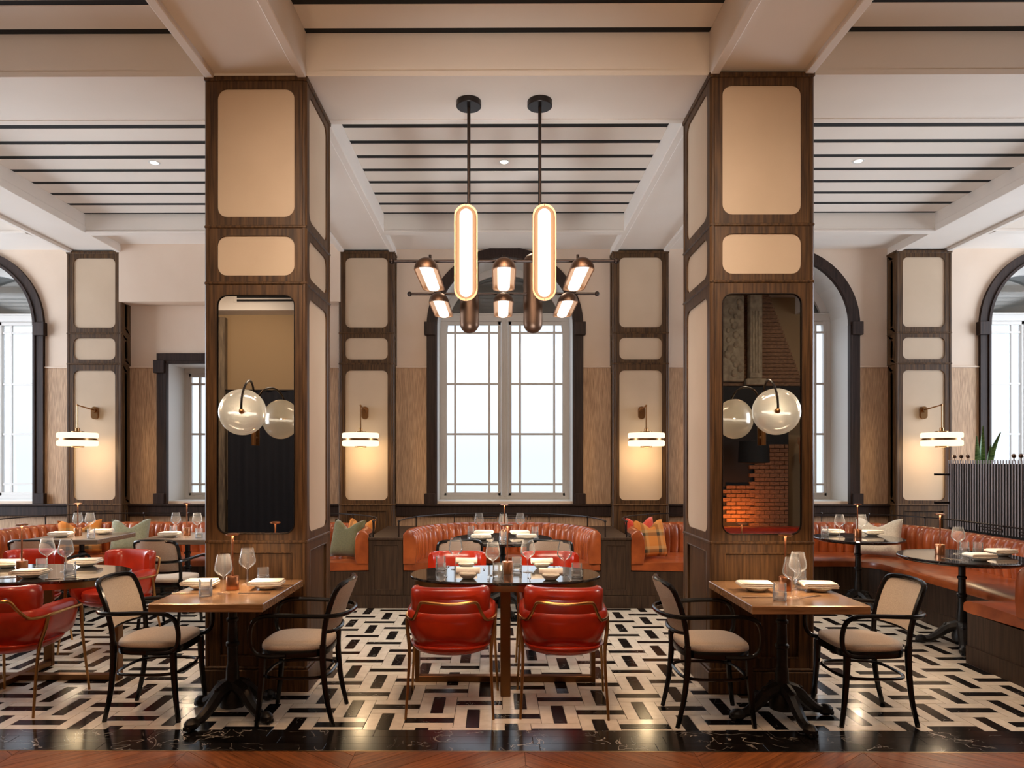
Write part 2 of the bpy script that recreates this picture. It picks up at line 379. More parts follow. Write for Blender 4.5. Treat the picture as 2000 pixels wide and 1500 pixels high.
# basket weave of cream and black planks
Lp, Aw, RO = .3087, .2406, .00626
OX, OY = -.98262*1.64, 4.09644*1.64
YT0, YT1 = 4.150, 8.75
def clipY(poly, y0, keep_above=True):
    out = []
    for i in range(len(poly)):
        p, q = poly[i-1], poly[i]
        a, b = p[1]-y0, q[1]-y0
        if not keep_above: a, b = -a, -b
        if (a >= 0) != (b >= 0):
            t = a/(a-b); out.append((p[0]+(q[0]-p[0])*t, y0))
        if b >= 0: out.append(q)
    return out
c_, s_ = math.cos(RO), math.sin(RO)
planks = []
G = .0017
for n1 in range(-9, 12):
    for n2 in range(-40, 41):
        bx = n1*(Lp-Aw)+n2*Aw; by = n1*(Lp+Aw)-n2*Aw
        for kind in (0, 1):
            for k in range(3):
                if kind == 0: r = (bx+k*Aw/3, bx+(k+1)*Aw/3, by, by+Lp)
                else: r = (bx, bx+Lp, by+Lp+k*Aw/3, by+Lp+(k+1)*Aw/3)
                cx, cy = (r[0]+r[1])/2, (r[2]+r[3])/2
                X, Y = OX+c_*cx-s_*cy, OY+s_*cx+c_*cy
                if Y < YT0-.16 or Y > 7.7 or abs(X) > 6.2: continue
                if abs(X) > Y*.95+.35: continue                   # beyond the view
                if X > 3.87 and 4.84 < Y < 5.65: continue                # under the banquettes
                if X > 4.42 and Y > 4.84: continue
                if X < -5.0 and Y > 5.4: continue
                for (a0, a1, b0) in ((-2.06, -1.40, 4.88), (1.51, 2.17, 4.85)):
                    if a0 < X < a1 and b0 < Y < b0+.6: break
                else:
                    poly = [(OX+c_*x-s_*y, OY+s_*x+c_*y) for x, y in ((r[0]+G, r[2]+G), (r[1]-G, r[2]+G), (r[1]-G, r[3]-G), (r[0]+G, r[3]-G))]
                    cp = clipY(poly, YT0)
                    if len(cp) > 2: planks.append((Y, X, kind, k == 1, cp, len(cp) == 4 and min(p[1] for p in poly) > YT0))
planks.sort(key=lambda p: p[0]+.02*abs(p[1])+(10 if abs(p[1]) > p[0]*.77 else 0))
def tile_mb(poly, h=.012, c=.0012):
    n = len(poly); cx = sum(p[0] for p in poly)/n; cy = sum(p[1] for p in poly)/n
    def ins(p):
        d = math.hypot(p[0]-cx, p[1]-cy); return (p[0]-(p[0]-cx)/d*c, p[1]-(p[1]-cy)/d*c)
    m = MB(); b = [(x, y, -h) for x, y in poly]; t = [(x, y, -c*.6) for x, y in poly]; tt = [(*ins(p), 0) for p in poly]
    m.add(b+t+tt, [(i, (i+1) % n, n+(i+1) % n, n+i) for i in range(n)]+[(n+i, n+(i+1) % n, 2*n+(i+1) % n, 2*n+i) for i in range(n)]+[tuple(range(2*n, 3*n))])
    return m
shared = {}
cnt = {True: 0, False: 0}
rest = {True: MB(), False: MB()}
for (Y, X, kind, blk, cp, whole) in planks:
    cnt[blk] += 1
    if cnt[blk] > 290:
        t = tile_mb(cp); rest[blk].add(t.v, t.f); continue
    nm = 'black_tile' if blk else 'cream_tile'; mt = M['btile' if blk else 'ctile']
    if whole:
        if (kind, blk) not in shared:
            w, h = (Aw/3-2*G, Lp-2*G) if kind == 0 else (Lp-2*G, Aw/3-2*G)
            poly = [(c_*x-s_*y, s_*x+c_*y) for x, y in ((-w/2, -h/2), (w/2, -h/2), (w/2, h/2), (-w/2, h/2))]
            o = tile_mb(poly).build(nm, mt, fl); shared[(kind, blk)] = o
        else:
            o = shared[(kind, blk)].copy(); C.objects.link(o)
        o.location = (X, Y, R.uniform(-.0004, .0002))
    else: tile_mb(cp).build(nm, mt, fl)
for blk in (True, False):
    if rest[blk].v:
        o = rest[blk].build('black_tile_field' if blk else 'cream_tile_field', M['btile' if blk else 'ctile'], fl); o['kind'] = 'stuff'
# black marble border: three courses
YB0, YB1 = 3.852, YT0-.001
for i in range(3):
    y0 = YB0+(YB1-YB0)*i/3; y1 = YB0+(YB1-YB0)*(i+1)/3
    x = -5.4+(.0, .37, .18)[i]
    while x < 5.3:
        w = (.62, .74, .66)[i]*R.uniform(.9, 1.1)
        tile_mb([(x+.001, y0+.001), (x+w-.001, y0+.001), (x+w-.001, y1-.001), (x+.001, y1-.001)]).build('border_tile', M['bord'], fl)
        x += w
MB().box(-5.4, 6.0, YB0-.012, YB0-.001, -.011, .001).build('brass_strip', M['bstrip'], fl)
# oak boards laid in a chevron in front of the marble
yb = YB0-.013
def clip_half(poly, f):
    out = []
    for i in range(len(poly)):
        p, q = poly[i-1], poly[i]; a, b = f(p), f(q)
        if (a >= 0) != (b >= 0):
            t = a/(a-b); out.append((p[0]+(q[0]-p[0])*t, p[1]+(q[1]-p[1])*t))
        if b >= 0: out.append(q)
    return out
bw = .135; dirs = math.radians(38)
for colx in range(-6, 6):
    xa = .14+colx*.95; xb = xa+.95; sgn = -1 if colx % 2 == 0 else 1
    ux, uy = math.cos(dirs), sgn*math.sin(dirs); vx, vy = -uy, ux
    x0c = xa if sgn < 0 else xb
    for k in range(-14, 15):
        o0 = (x0c, yb+k*bw/abs(math.cos(dirs)))
        quad = [(o0[0]+ux*a+vx*b, o0[1]+uy*a+vy*b) for a, b in ((-2, .0012), (2, .0012), (2, bw-.0012), (-2, bw-.0012))]
        p = clip_half(quad, lambda q: q[0]-xa-.001); p = clip_half(p, lambda q: xb-.001-q[0]) if p else p
        p = clip_half(p, lambda q: yb-q[1]) if p else p
        p = clip_half(p, lambda q: q[1]-2.9) if p else p
        if len(p) > 2:
            xs = [q[0] for q in p]; ys = [q[1] for q in p]
            if max(xs)-min(xs) < .02 or max(ys)-min(ys) < .01: continue
            m = tile_mb(p)
            cx = sum(xs)/len(xs); cy = sum(ys)/len(ys)
            m.xf(Matrix.Rotation(-math.atan2(uy, ux), 4, 'Z') @ Matrix.Translation((-cx, -cy, 0)))
            o = m.build('floorboard', M['parquet'], fl); o.location = (cx, cy, 0); o.rotation_euler = (0, 0, math.atan2(uy, ux))
o = MB().box(-6, 6, YB, 2.9, -.012, -.001).build('floorboards', M['parquet'], fl); o['kind'] = 'stuff'

# ceiling
ce = struct(MB().box(XL, XR, YB, YW+.6, 4.78, 4.86).build('ceiling', M['gap']))
COLX = [(-5.653, -4.94), (-2.095, -1.378), (1.475, 2.195), (5.153, 5.865)]
def beam(x0, x1, y0, y1, z0, z1, lip=None):
    m = MB().box(x0, x1, y0, y1, z0, z1)
    if lip == 'y':                                  # raised edges running with the beam
        for a, b in ((x0-.004, x0+.062), (x1-.062, x1+.004)): m.box(a, b, y0, y1, z0-.034, z0+.05, .006)
    return m.build('beam', M['ceil'], ce)
for i, (a, b) in enumerate(COLX):
    beam(a, b, 5.52, YW, ZB+.018, 4.79, 'y')
for a, b in ((-2.09, -1.375), (1.485, 2.205), (-6.0, -5.28), (5.5, 6.2)):
    beam(a, b, -3.1, 4.84, ZB+.018, 4.79, 'y')
m = MB().box(XL, XR, 4.845, 5.52, ZB, 4.79)
m.box(XL, XR, 4.838, 4.90, ZB-.004, ZB+.035).box(XL, XR, 5.46, 5.527, ZB-.006, ZB+.03)
m.build('beam', M['ceil'], ce)
bays = [(XL, COLX[0][0]), (COLX[0][1], COLX[1][0]), (COLX[1][1], COLX[2][0]), (COLX[2][1], COLX[3][0]), (COLX[3][1], XR)]
for a, b in bays:
    m = MB().box(a, b, 8.11, 8.22, 4.352, 4.79); m.box(a, b, 8.10, 8.16, 4.347, 4.378, .004); m.build('beam', M['ceil'], ce)
    MB().box(a, b, 8.22, YW+.02, 4.455, 4.79).build('soffit', M['ceil'], ce)
    ys = [5.527]+[5.68+.302*k for k in range(9)]+[8.11]
    for yy in ys[1:-1]: MB().box(a, b, yy-.041, yy+.041, 4.5735, 4.66).build('dark_batten', M['gap'], ce)
    for y0, y1 in zip(ys[:-1], ys[1:]):
        g0 = .0 if y0 < 5.53 else .034
        g1 = .034 if y1 < 8.10 else 0
        if y1-y0 > .08: MB().box(a, b, y0+g0, y1-g1, 4.57, 4.66, .003).build('ceiling_board', M['ceil'], ce)
for a, b in ((XL, -6.0), (-5.28, -2.09), (-1.375, 1.485), (2.205, 5.5), (6.2, XR)):
    ys = [4.838-.0]+[4.81-.302*k for k in range(9)]
    for yy in ys[1:]: MB().box(a, b, yy-.032, yy+.032, 4.6735, 4.75).build('dark_batten', M['gap'], ce)
    for y1, y0 in zip(ys[:-1], ys[1:]):
        if y1-y0 > .08: MB().box(a, b, y0+.026, y1-.026, 4.67, 4.75, .003).build('ceiling_board', M['ceil'], ce)
    MB().box(a, b, YB, 2.36, 4.67, 4.75).build('ceiling_board', M['ceil'], ce)

# walls
wins = [(-7.12, .905, 'arch'), (-3.53, .905, 'rect'), (.07, .905, 'arch'), (3.735, .905, 'arch'), (7.40, .905, 'arch')]
SILL, SPR, HEAD = 1.095, 3.435, 2.93
wb = MB(); xcur = XL; zt = 4.6
def quad(m, pts): m.add(pts, [tuple(range(len(pts)))])
NA = 20
for cx, hw, kd in wins:
    x0, x1 = cx-hw, cx+hw
    quad(wb, [(xcur, YW, 0), (x0, YW, 0), (x0, YW, zt), (xcur, YW, zt)])
    quad(wb, [(x0, YW, 0), (x1, YW, 0), (x1, YW, SILL), (x0, YW, SILL)])
    if kd == 'rect': quad(wb, [(x0, YW, HEAD), (x1, YW, HEAD), (x1, YW, zt), (x0, YW, zt)])
    else:
        pts = [(cx-hw*math.cos(math.pi*i/NA), SPR+hw*math.sin(math.pi*i/NA)) for i in range(NA+1)]
        for p, q in zip(pts[:-1], pts[1:]): quad(wb, [(p[0], YW, p[1]), (q[0], YW, q[1]), (q[0], YW, zt), (p[0], YW, zt)])
    xcur = x1
quad(wb, [(xcur, YW, 0), (XR, YW, 0), (XR, YW, zt), (xcur, YW, zt)])
wall = struct(wb.build('wall_back', M['plaster']))
MB().box(COLX[0][1]-.02, COLX[1][0]+.02, 8.86, YW, 3.705, 4.46).build('bulkhead', M['plaster'], wall)
segs = []; edges = [XL]
for cx, hw, kd in wins: edges += [cx-hw-.135, cx+hw+.135]
edges.append(XR)
for a, b in zip(edges[::2], edges[1::2]):
    cs = [c for c in COLX if c[0] < b and c[1] > a]
    if cs: segs += [(a, cs[0][0]), (cs[0][1], b)]
    else: segs.append((a, b))
for a, b in segs:
    if b-a < .03: continue
    MB().box(a, b, YW-.008, YW+.01, 1.03, 2.872).build('wallpaper_panel', M['paper'], wall)
    MB().box(a, b, YW-.022, YW+.01, 2.872, 2.892, .004).build('picture_rail', M['plaster'], wall)
for a, b in [(XL, COLX[0][0]), (COLX[0][1], COLX[1][0]), (COLX[1][1], COLX[2][0]), (COLX[2][1], COLX[3][0]), (COLX[3][1], XR)]:
    m = MB().box(a, b, YW-.055, YW+.01, .90, 1.035, .004).box(a, b, YW-.075, YW+.01, 1.03, 1.06, .006)
    m.build('dado_rail', M['trim'], wall)
    MB().box(a, b, YW-.008, YW+.01, .1, .90).build('wallpaper_panel', M['paper'], wall)
# lighter outer walls of the room (out of view, close the room)
struct(MB().box(XL-.1, XL, YB, YW+.6, 0, 4.8).build('wall_left', M['plaster']))
struct(MB().box(XR, XR+.1, YB, YW+.6, 0, 4.8).build('wall_right', M['plaster']))
wf = struct(MB().box(XL, XR, YB-.1, YB, 0, 4.8).build('wall_front', M['wall2']))

# windows
def window(n, cx, hw, kd):
    w = empty_struct('window_%d' % n, (cx, YW, 0))
    YF = 9.58
    top = SPR if kd == 'arch' else HEAD
    # reveal
    m = MB(); out = [(cx-hw, SILL), (cx-hw, top)]
    if kd == 'arch': out += [(cx-hw*math.cos(math.pi*i/NA), SPR+hw*math.sin(math.pi*i/NA)) for i in range(1, NA)]
    out += [(cx+hw, top), (cx+hw, SILL)]
    k = len(out)
    for i in range(k):
        a, b = out[i], out[(i+1) % k]
        quad(m, [(a[0], YW, a[1]), (b[0], YW, b[1]), (b[0], YF+.12, b[1]), (a[0], YF+.12, a[1])])
    m.build('reveal', M['white'], w)
    # dark oak surround
    ow = .135
    for s in (-1, 1):
        a, b = cx+s*hw, cx+s*(hw+ow)
        m = MB().box(a, b, YW-.04, YW+.01, 1.06, top, .004).box(cx+s*(hw-.004), cx+s*(hw+.03), YW-.055, YW+.02, 1.06, top, .004)
        m.build('jamb', M['trim'], w)
        zc = (3.30, 3.475) if kd == 'arch' else (HEAD-.13, HEAD+.04)
        MB().box(cx+s*(hw+.018), cx+s*(hw+ow+.028), YW-.075, YW+.01, zc[0], zc[1], .005).build('impost_block', M['trim'], w)
        MB().box(cx+s*(hw+.018), cx+s*(hw+ow+.028), YW-.075, YW+.01, 1.06, 1.20, .005).build('foot_block', M['trim'], w)
    m = MB()
    if kd == 'arch':
        for r0, r1, d in ((hw, hw+ow, .04), (hw-.004, hw+.03, .055)):
            rings = []
            for i in range(NA*2+1):
                t = math.pi*i/(NA*2); c0, s0 = -math.cos(t), math.sin(t)
                rings.append([(cx+r*c0, y, SPR+r*s0) for r, y in ((r0, YW-d), (r1, YW-d), (r1, YW+.01), (r0, YW+.01))])
            m.loft(rings, True, False, True, False)
        m.build('arch_surround', M['trim'], w)
    else:
        m.box(cx-hw-ow, cx+hw+ow, YW-.04, YW+.01, HEAD, HEAD+ow, .004).box(cx-hw, cx+hw, YW-.055, YW+.02, HEAD-.004, HEAD+.03, .004)
        m.build('head_board', M['trim'], w)
    # painted frame
    gz = [1.185, 1.302, 2.008, 2.714] + ([3.436, 3.54] if kd == 'arch' else [2.81])
    gt = gz[-1]
    m = MB(); T = gt+.10
    m.box(cx-hw, cx-hw+.06, YF, YF+.09, SILL, T).box(cx+hw-.06, cx+hw, YF, YF+.09, SILL, T)
    m.box(cx-hw+.002, cx+hw-.002, YF-.006, YF+.085, SILL+.001, SILL+.05).box(cx-.05, cx+.05, YF-.015, YF+.09, SILL, T, .008).box(cx-.015, cx+.015, YF-.03, YF+.01, SILL+.04, T-.03, .006)
    m.box(cx-hw, cx+hw, YF-.01, YF+.09, T-.05, T+.06, .006).box(cx-hw, cx+hw, YF-.03, YF+.02, T+.035, T+.06, .006)
    if kd == 'arch':
        rings = []
        for i in range(NA*2+1):
            t = math.pi*i/(NA*2); c0, s0 = -math.cos(t), math.sin(t)
            rings.append([(cx+r*c0, y, SPR+r*s0) for r, y in ((hw-.10, YF+.004), (hw-.001, YF+.004), (hw-.001, YF+.086), (hw-.10, YF+.086))])
        m.loft(rings, True, False, True, False)
    m.build('window_frame', M['winframe'], w)
    if kd == 'arch':
        r = hw-.09; zb = T+.05; p = [(cx-math.sqrt(r*r-(zb-SPR)**2), zb)]
        a0 = math.asin((zb-SPR)/r)
        p = [(cx+r*math.cos(a0+(math.pi-2*a0)*i/24), SPR+r*math.sin(a0+(math.pi-2*a0)*i/24)) for i in range(25)]
        MB().prism(p, YF+.05, YF+.06, 'y').build('fanlight', M['fan'], w)
    for s in (-1, 1):
        g = sorted([cx+s*.097, cx+s*.217, cx+s*.697, cx+s*.813])
        cas = MB()
        a, b = g[0], g[3]
        cas.box(a-.045, a, YF+.01, YF+.07, gz[0]-.05, gt+.05, .005).box(b, b+.045, YF+.01, YF+.07, gz[0]-.05, gt+.05, .005)
        cas.box(a-.045, b+.045, YF+.01, YF+.07, gz[0]-.05, gz[0], .005).box(a-.045, b+.045, YF+.01, YF+.07, gt, gt+.05, .005)
        cas = cas.build('casement', M['winframe'], w)
        for x in g[1:3]: MB().box(x-.014, x+.014, YF+.02, YF+.055, gz[0], gt).build('glazing_bar', M['winframe'], cas)
        for z in gz[1:-1]: MB().box(a, b, YF+.022, YF+.053, z-.014, z+.014).build('glazing_bar', M['winframe'], cas)
        for x0, x1 in zip(g[:-1], g[1:]):
            for z0, z1 in zip(gz[:-1], gz[1:]):
                MB().box(x0+.002, x1-.002, YF+.034, YF+.038, z0+.002, z1-.002).build('pane', M['pane'], cas)
    return w
for i, (cx, hw, kd) in enumerate(wins): window(i+1, cx, hw, kd)

# ------------------------------------------------------------------ panelled columns
def frame_plate(m, P, u0, u1, z0, z1, hu0, hu1, hz0, hz1, r, dep):
    inner = rrect(hu0, hu1, hz0, hz1, r, 6); corners = [(u1, z1), (u0, z1), (u0, z0), (u1, z0)]; k = 7
    vs = [P(u, z, 0) for u, z in inner]+[P(u, z, 0) for u, z in corners]+[P(u, z, -dep) for u, z in inner]; fs = []; n = 28
    for c in range(4):
        for j in range(6): fs.append((n+c, c*k+j, c*k+j+1))
        fs.append((n+c, c*k+6, ((c+1) % 4)*k, n+(c+1) % 4))
    for i in range(n): fs.append((i, (i+1) % n, n+4+(i+1) % n, n+4+i))
    m.add(vs, fs)
def column(label, x0, x1, y0, y1, top3, faces):
    t = thing('panelled_column', label, 'column', ((x0+x1)/2, (y0+y1)/2, 0))
    q = .022
    MB().box(x0+q, x1-q, y0+q, y1-q, .1, ZB-.002).build('core', M['oak'], t)
    for cx, sx in ((x0, 1), (x1, -1)):
        for cy, sy in ((y0, 1), (y1, -1)):
            MB().box(cx-sx*.006, cx+sx*.034, cy-sy*.006, cy+sy*.034, .15, ZB-.03, .012).build('corner_post', M['oak'], t)
    maps = {'front': (lambda u, z, d: (x0+u, y0-d, z), x1-x0), 'right': (lambda u, z, d: (x1+d, y0+u, z), y1-y0), 'left': (lambda u, z, d: (x0-d, y1-u, z), y1-y0)}
    Z = ((3.30, 4.35, 3.37, 4.28), (2.90, 3.30, 2.953, 3.236), (1.062, 2.90, 1.12, 2.812))
    for fc in faces:
        P, w = maps[fc]
        for i, (z0, z1, h0, h1) in enumerate(Z):
            e = .083
            m = MB(); frame_plate(m, P, .02, w-.02, z0, z1, e, w-e, h0, h1, .07, .02)
            m.build('panel_frame', M['oak'], t)
            mir = fc == 'front' and i == 2 and top3 == 'mirror'
            poly = rrect(e-.004, w-e+.004, h0-.004, h1+.004, .07, 6)
            d = -.006 if mir else -.012
            m = MB(); m.add([P(u, z, d) for u, z in poly], [tuple(range(len(poly)))])
            o = m.build('mirror' if mir else 'fabric_panel', M['mirror' if mir else 'cream'], t)
            if mir:
                MB().tube([P(u, z, .001) for u, z in rrect(e, w-e, h0, h1, .07, 6)], .004, 6, True).build('mirror_rim', M['rail'], o)
        m = MB(); frame_plate(m, P, .02, w-.02, .17, 1.062, .10, w-.10, .25, .985, .004, .02); m.build('panel_frame', M['oak'], t)
        m = MB().tube([P(u, z, -.004) for u, z in rrect(.10, w-.10, .25, .985, .004, 1)], .007, 6, True); m.build('panel_bead', M['oak'], t)
        m = MB(); m.add([P(u, z, -.016) for u, z in rrect(.09, w-.09, .24, .995, .004, 1)], [tuple(range(8))]); m.build('lower_panel', M['oak'], t)
    for z in (3.30, 2.90, 1.062):
        MB().box(x0-.009, x1+.009, y0-.009, y1+.009, z-.013, z+.010, .007).build('rail_moulding', M['oak'], t)
    MB().box(x0-.011, x1+.011, y0-.011, y1+.011, ZB-.035, ZB, .006).build('cornice', M['oak'], t)
    MB().box(x0-.022, x1+.022, y0-.022, y1+.022, 0, .155, .006).build('plinth', M['oak'], t)
    MB().box(x0-.012, x1+.012, y0-.012, y1+.012, .155, .178, .008).build('base_moulding', M['oak'], t)
    return t
column('tall oak panelled column on the left with mirror reflecting a dark curtain', -2.09, -1.375, 4.84, 5.51, 'mirror', ('front', 'right', 'left'))
column('tall oak panelled column on the right with mirror reflecting a brick fireplace', 1.485, 2.205, 4.81, 5.51, 'mirror', ('front', 'left', 'right'))
RL = ['oak wall column with cream panels beside the far left arched window', 'oak wall column with cream panels just left of the central arched window',
      'oak wall column with cream panels just right of the central arched window', 'oak wall column with cream panels behind the slatted screen on the right']
for (a, b), l in zip(COLX, RL): column(l, a, b, 8.89, YW+.02, 'cream', ('front', 'right', 'left'))

# ------------------------------------------------------------------ banquettes
def rpath(cs, step=.02):
    """corners (x, y, r) -> points with arcs, plus parameter for pairing"""
    out = []; n = len(cs)
    for i, (x, y, r) in enumerate(cs):
        p = Vector((x, y))
        if i in (0, n-1) or r == 0: out.append([p]*9 if 0 < i < n-1 else [p]); continue
        a = (Vector(cs[i-1][:2])-p).normalized(); b = (Vector(cs[i+1][:2])-p).normalized()
        ang = a.angle(b); d = r/math.tan(ang/2); ce = p+(a+b).normalized()*(r/math.sin(ang/2))
        s, e = p+a*d, p+b*d; arc = []
        va, vb = s-ce, e-ce; tot = va.angle(vb); sg = 1 if va.x*vb.y-va.y*vb.x > 0 else -1
        for k in range(9):
            t = sg*tot*k/8; arc.append(ce+Vector((va.x*math.cos(t)-va.y*math.sin(t), va.x*math.sin(t)+va.y*math.cos(t))))
        out.append(arc)
    # nodes with sub division of straights: 6 per straight
    pts = list(out[0])
    for seg in out[1:]:
        p = pts[-1]; q = seg[0]
        for k in range(1, 6): pts.append(p+(q-p)*k/6)
        pts += seg
    return pts
def resample(pts, n):
    L = [0]
    for a, b in zip(pts[:-1], pts[1:]): L.append(L[-1]+(b-a).length)
    out = []; j = 0
    for i in range(n+1):
        s = L[-1]*i/n
        while j < len(pts)-2 and L[j+1] < s: j += 1
        d = L[j+1]-L[j]; t = (s-L[j])/d if d > 1e-9 else 0
        out.append(pts[j]+(pts[j+1]-pts[j])*min(max(t, 0), 1))
    return out, L[-1]
def normals(pts, side):
    out = []
    for i in range(len(pts)):
        t = pts[min(i+1, len(pts)-1)]-pts[max(i-1, 0)]; t.normalize(); out.append(Vector((-t.y, t.x))*side)
    return out
def banquette(label, outer, inner, side, seams, zt=.867, rails=(), key=None):
    P = rpath(outer); Q = rpath(inner)
    t = thing('banquette', label, 'banquette', (P[len(P)//2].x, P[len(P)//2].y, 0))
    _, ln = resample(P, 4); nch = round(ln/.112); S = 6
    pts, _ = resample(P, nch*S); nr = normals(pts, side)
    for c in range(nch):
        rings = []
        for j in range(S+1):
            i = c*S+j; u = -1+2*j/S; b = .038*math.sqrt(max(0, 1-u*u*.999))
            p, n = pts[i], nr[i]
            sec = [(.105+b, .45), (.125+b, .56), (.128+b, .68), (.118+b, .78), (.100+b*.8, .835+b*.1), (.075+b*.3, zt-.008+b*.12), (.035, zt-.008+b*.10), (.0, .82)]
            rings.append([(p.x+n.x*o, p.y+n.y*o, z) for o, z in sec])
        MB().loft(rings, False, False, False).build('back_channel', M['tan'], t, ang=50)
    # hard shell behind the channels
    rings = [[(p.x+n.x*o, p.y+n.y*o, z) for o, z in ((-.012, 0), (-.012, .80), (.012, .81), (.04, .80), (.04, 0))] for p, n in zip(pts[3:-3:3], nr[3:-3:3])]
    MB().loft(rings, True).build('back_shell', M['oak_base'], t)
    # upholstered ends of the backrest
    for i, e in ((0, -1), (len(pts)-1, 1)):
        p, n = pts[i], nr[i]; tg = Vector((n.y, -n.x))*side*1.0
        tg = (pts[1]-pts[0]).normalized()*-1 if i == 0 else (pts[-1]-pts[-2]).normalized()
        sec = [(.0, .49), (.135, .49), (.15, .62), (.145, .76), (.12, .835), (.08, .868), (.04, .862), (.0, .82)]
        m = MB(); rings = []
        for d, sc in ((-.02, 1), (.018, 1), (.026, .94)):
            rings.append([(p.x+n.x*(.075+(o-.075)*sc)+tg.x*d, p.y+n.y*(.075+(o-.075)*sc)+tg.y*d, .63+(z-.63)*sc) for o, z in sec])
        m.loft(rings).build('arm_end', M['tan'], t)
    # seat cushions between paired outline samples
    n = len(P); cuts = [0]+[round(s*(n-1)) for s in seams]+[n-1]
    nP = normals(P, side)
    for a, b in zip(cuts[:-1], cuts[1:]):
        rings = []
        for i in range(a, b+1):
            p = P[i]+nP[i]*.004; q = Q[i]; d = q-p
            e = 0 if a < i < b else .0
            sh = .012 if (i in (a, b) and 0 < i < n-1) else 0
            sec = [(0, .42), (0, .485), (.3, .50-sh), (.75, .508-sh), (.94, .50-sh), (.99, .478), (1.0, .45), (.995, .415), (.9, .405)]
            rings.append([(p.x+d.x*u, p.y+d.y*u, z) for u, z in sec])
        MB().loft(rings).build('seat_cushion', M['tan'], t, ang=45)
    # base boards below the seats
    ip = [Q[i]-(Q[i]-P[i]).normalized()*.05 for i in range(n)]
    loop = [P[0]]+ip+[P[-1]]
    m = MB()
    for z0, z1, o in ((0, .405, 0), ):
        for a, b in zip(loop[:-1], loop[1:]):
            if (b-a).length > 1e-5: quad(m, [(a.x, a.y, z0), (b.x, b.y, z0), (b.x, b.y, z1), (a.x, a.y, z1)])
    m.build('base', M['oak_base'], t)
    cen = sum(ip, Vector((0, 0)))/len(ip)
    m = MB(); nl = normals(loop, 1)
    sgn = side*1
    for off, z in ((.012, .14),):
        L2 = [p+nn*off*sgn for p, nn in zip(loop, nl)]
        L2[0] = loop[0]+(loop[0]-P[1]).normalized()*off; L2[-1] = loop[-1]+(loop[-1]-P[-2]).normalized()*off
        L2[1] = loop[1]+(loop[0]-P[1]).normalized()*off; L2[-2] = loop[-2]+(loop[-1]-P[-2]).normalized()*off
        for (a, b), (c, d) in zip(zip(L2[:-1], L2[1:]), zip(loop[:-1], loop[1:])):
            quad(m, [(a.x, a.y, 0), (b.x, b.y, 0), (b.x, b.y, z), (a.x, a.y, z)]); quad(m, [(a.x, a.y, z), (b.x, b.y, z), (d.x, d.y, z), (c.x, c.y, z)])
    m.build('toe_board', M['oak_base'], t)
    # metal gallery rail on top of the back
    rp, rl = resample(P, 120); rn = normals(rp, side); zr = .962
    g = MB().tube([(p.x-nn.x*.05, p.y-nn.y*.05, zr) for p, nn in zip(rp, rn)], .0075, 6)
    rail = g.build('gallery_rail', M['rail'], t)
    npost = max(5, round(rl/.55))
    for k in range(npost+1):
        i = round(120*k/npost); p, nn = rp[i], rn[i]; x, y = p.x-nn.x*.05, p.y-nn.y*.05
        MB().tube([(x, y, .74), (x, y, zr)], .0075, 6).ball((x, y, zr), .015, 8).build('rail_post', M['rail'], rail)
    if key:
        i0, i1 = key; m = MB()
        def at(f, z):
            i = min(119.99, max(0, 120*f)); a = rp[int(i)]; b = rp[int(i)+1]; p = a+(b-a)*(i-int(i)); nn = rn[int(i)]
            return (p.x-nn.x*.05, p.y-nn.y*.05, z)
        mid = (i0+i1)/2
        for lo, hi in ((i0, mid-.006), (mid+.006, i1)):
            w = hi-lo
            fr = [(.0, .945), (.0, .882), (.09, .882), (.09, .928), (.86, .928), (.86, .90), (.2, .90), (.2, .915)]
            if lo > mid-.01: fr = [(1-a, b) for a, b in fr]
            pl = []
            for (a, b), (c, d) in zip(fr[:-1], fr[1:]):
                k = 8 if abs(c-a) > .2 else 1
                for j in range(k): pl.append(at(lo+w*(a+(c-a)*j/k), b+(d-b)*j/k))
            pl.append(at(lo+w*fr[-1][0], fr[-1][1]))
            m.tube(pl, .0065, 5)
        m.build('greek_key_fret', M['rail'], rail)
    return t
# middle booth: half round
mid_o = [(-1.07+2.19*(1-math.cos(0))/2, 7.56, 0)]
def half(cx, cy, rx, ry, p, n=25):
    out = []
    for i in range(n):
        a = math.pi*i/(n-1); c, s = -math.cos(a), math.sin(a)
        out.append(Vector((cx+rx*math.copysign(abs(c)**(2/p), c), cy+ry*abs(s)**(2/p))))
    return out
_rp = rpath
def rpath(cs):
    return cs if isinstance(cs[0], Vector) else _rp(cs)
banquette('half-round cognac leather booth under the central arched window', half(.025, 7.57, 1.095, 1.10, 2.3, 41), half(.025, 7.57, .60, .56, 2.3, 41), -1, (.28, .5, .72), key=(.40, .60))
banquette('cognac leather banquette running left under the windows from the left column',
          [(-1.455, 7.57, 0), (-1.455, 8.68, .95), (-5.72, 8.68, 1.0), (-5.72, 5.6, 0)], [(-2.25, 7.57, 0), (-2.25, 7.86, .12), (-4.9, 7.86, .25), (-4.9, 5.6, 0)], 1, (.25, .42, .58, .76))
banquette('U-shaped cognac leather banquette filling the right side of the room',
          [(1.455, 7.57, 0), (1.455, 8.70, .95), (5.12, 8.70, 1.0), (5.12, 4.86, .25), (3.79, 4.86, 0)],
          [(2.25, 7.57, 0), (2.25, 7.88, .12), (4.27, 7.88, .28), (4.27, 5.60, .08), (3.79, 5.60, 0)], -1, (.22, .36, .47, .62, .74), key=(.58, .69))
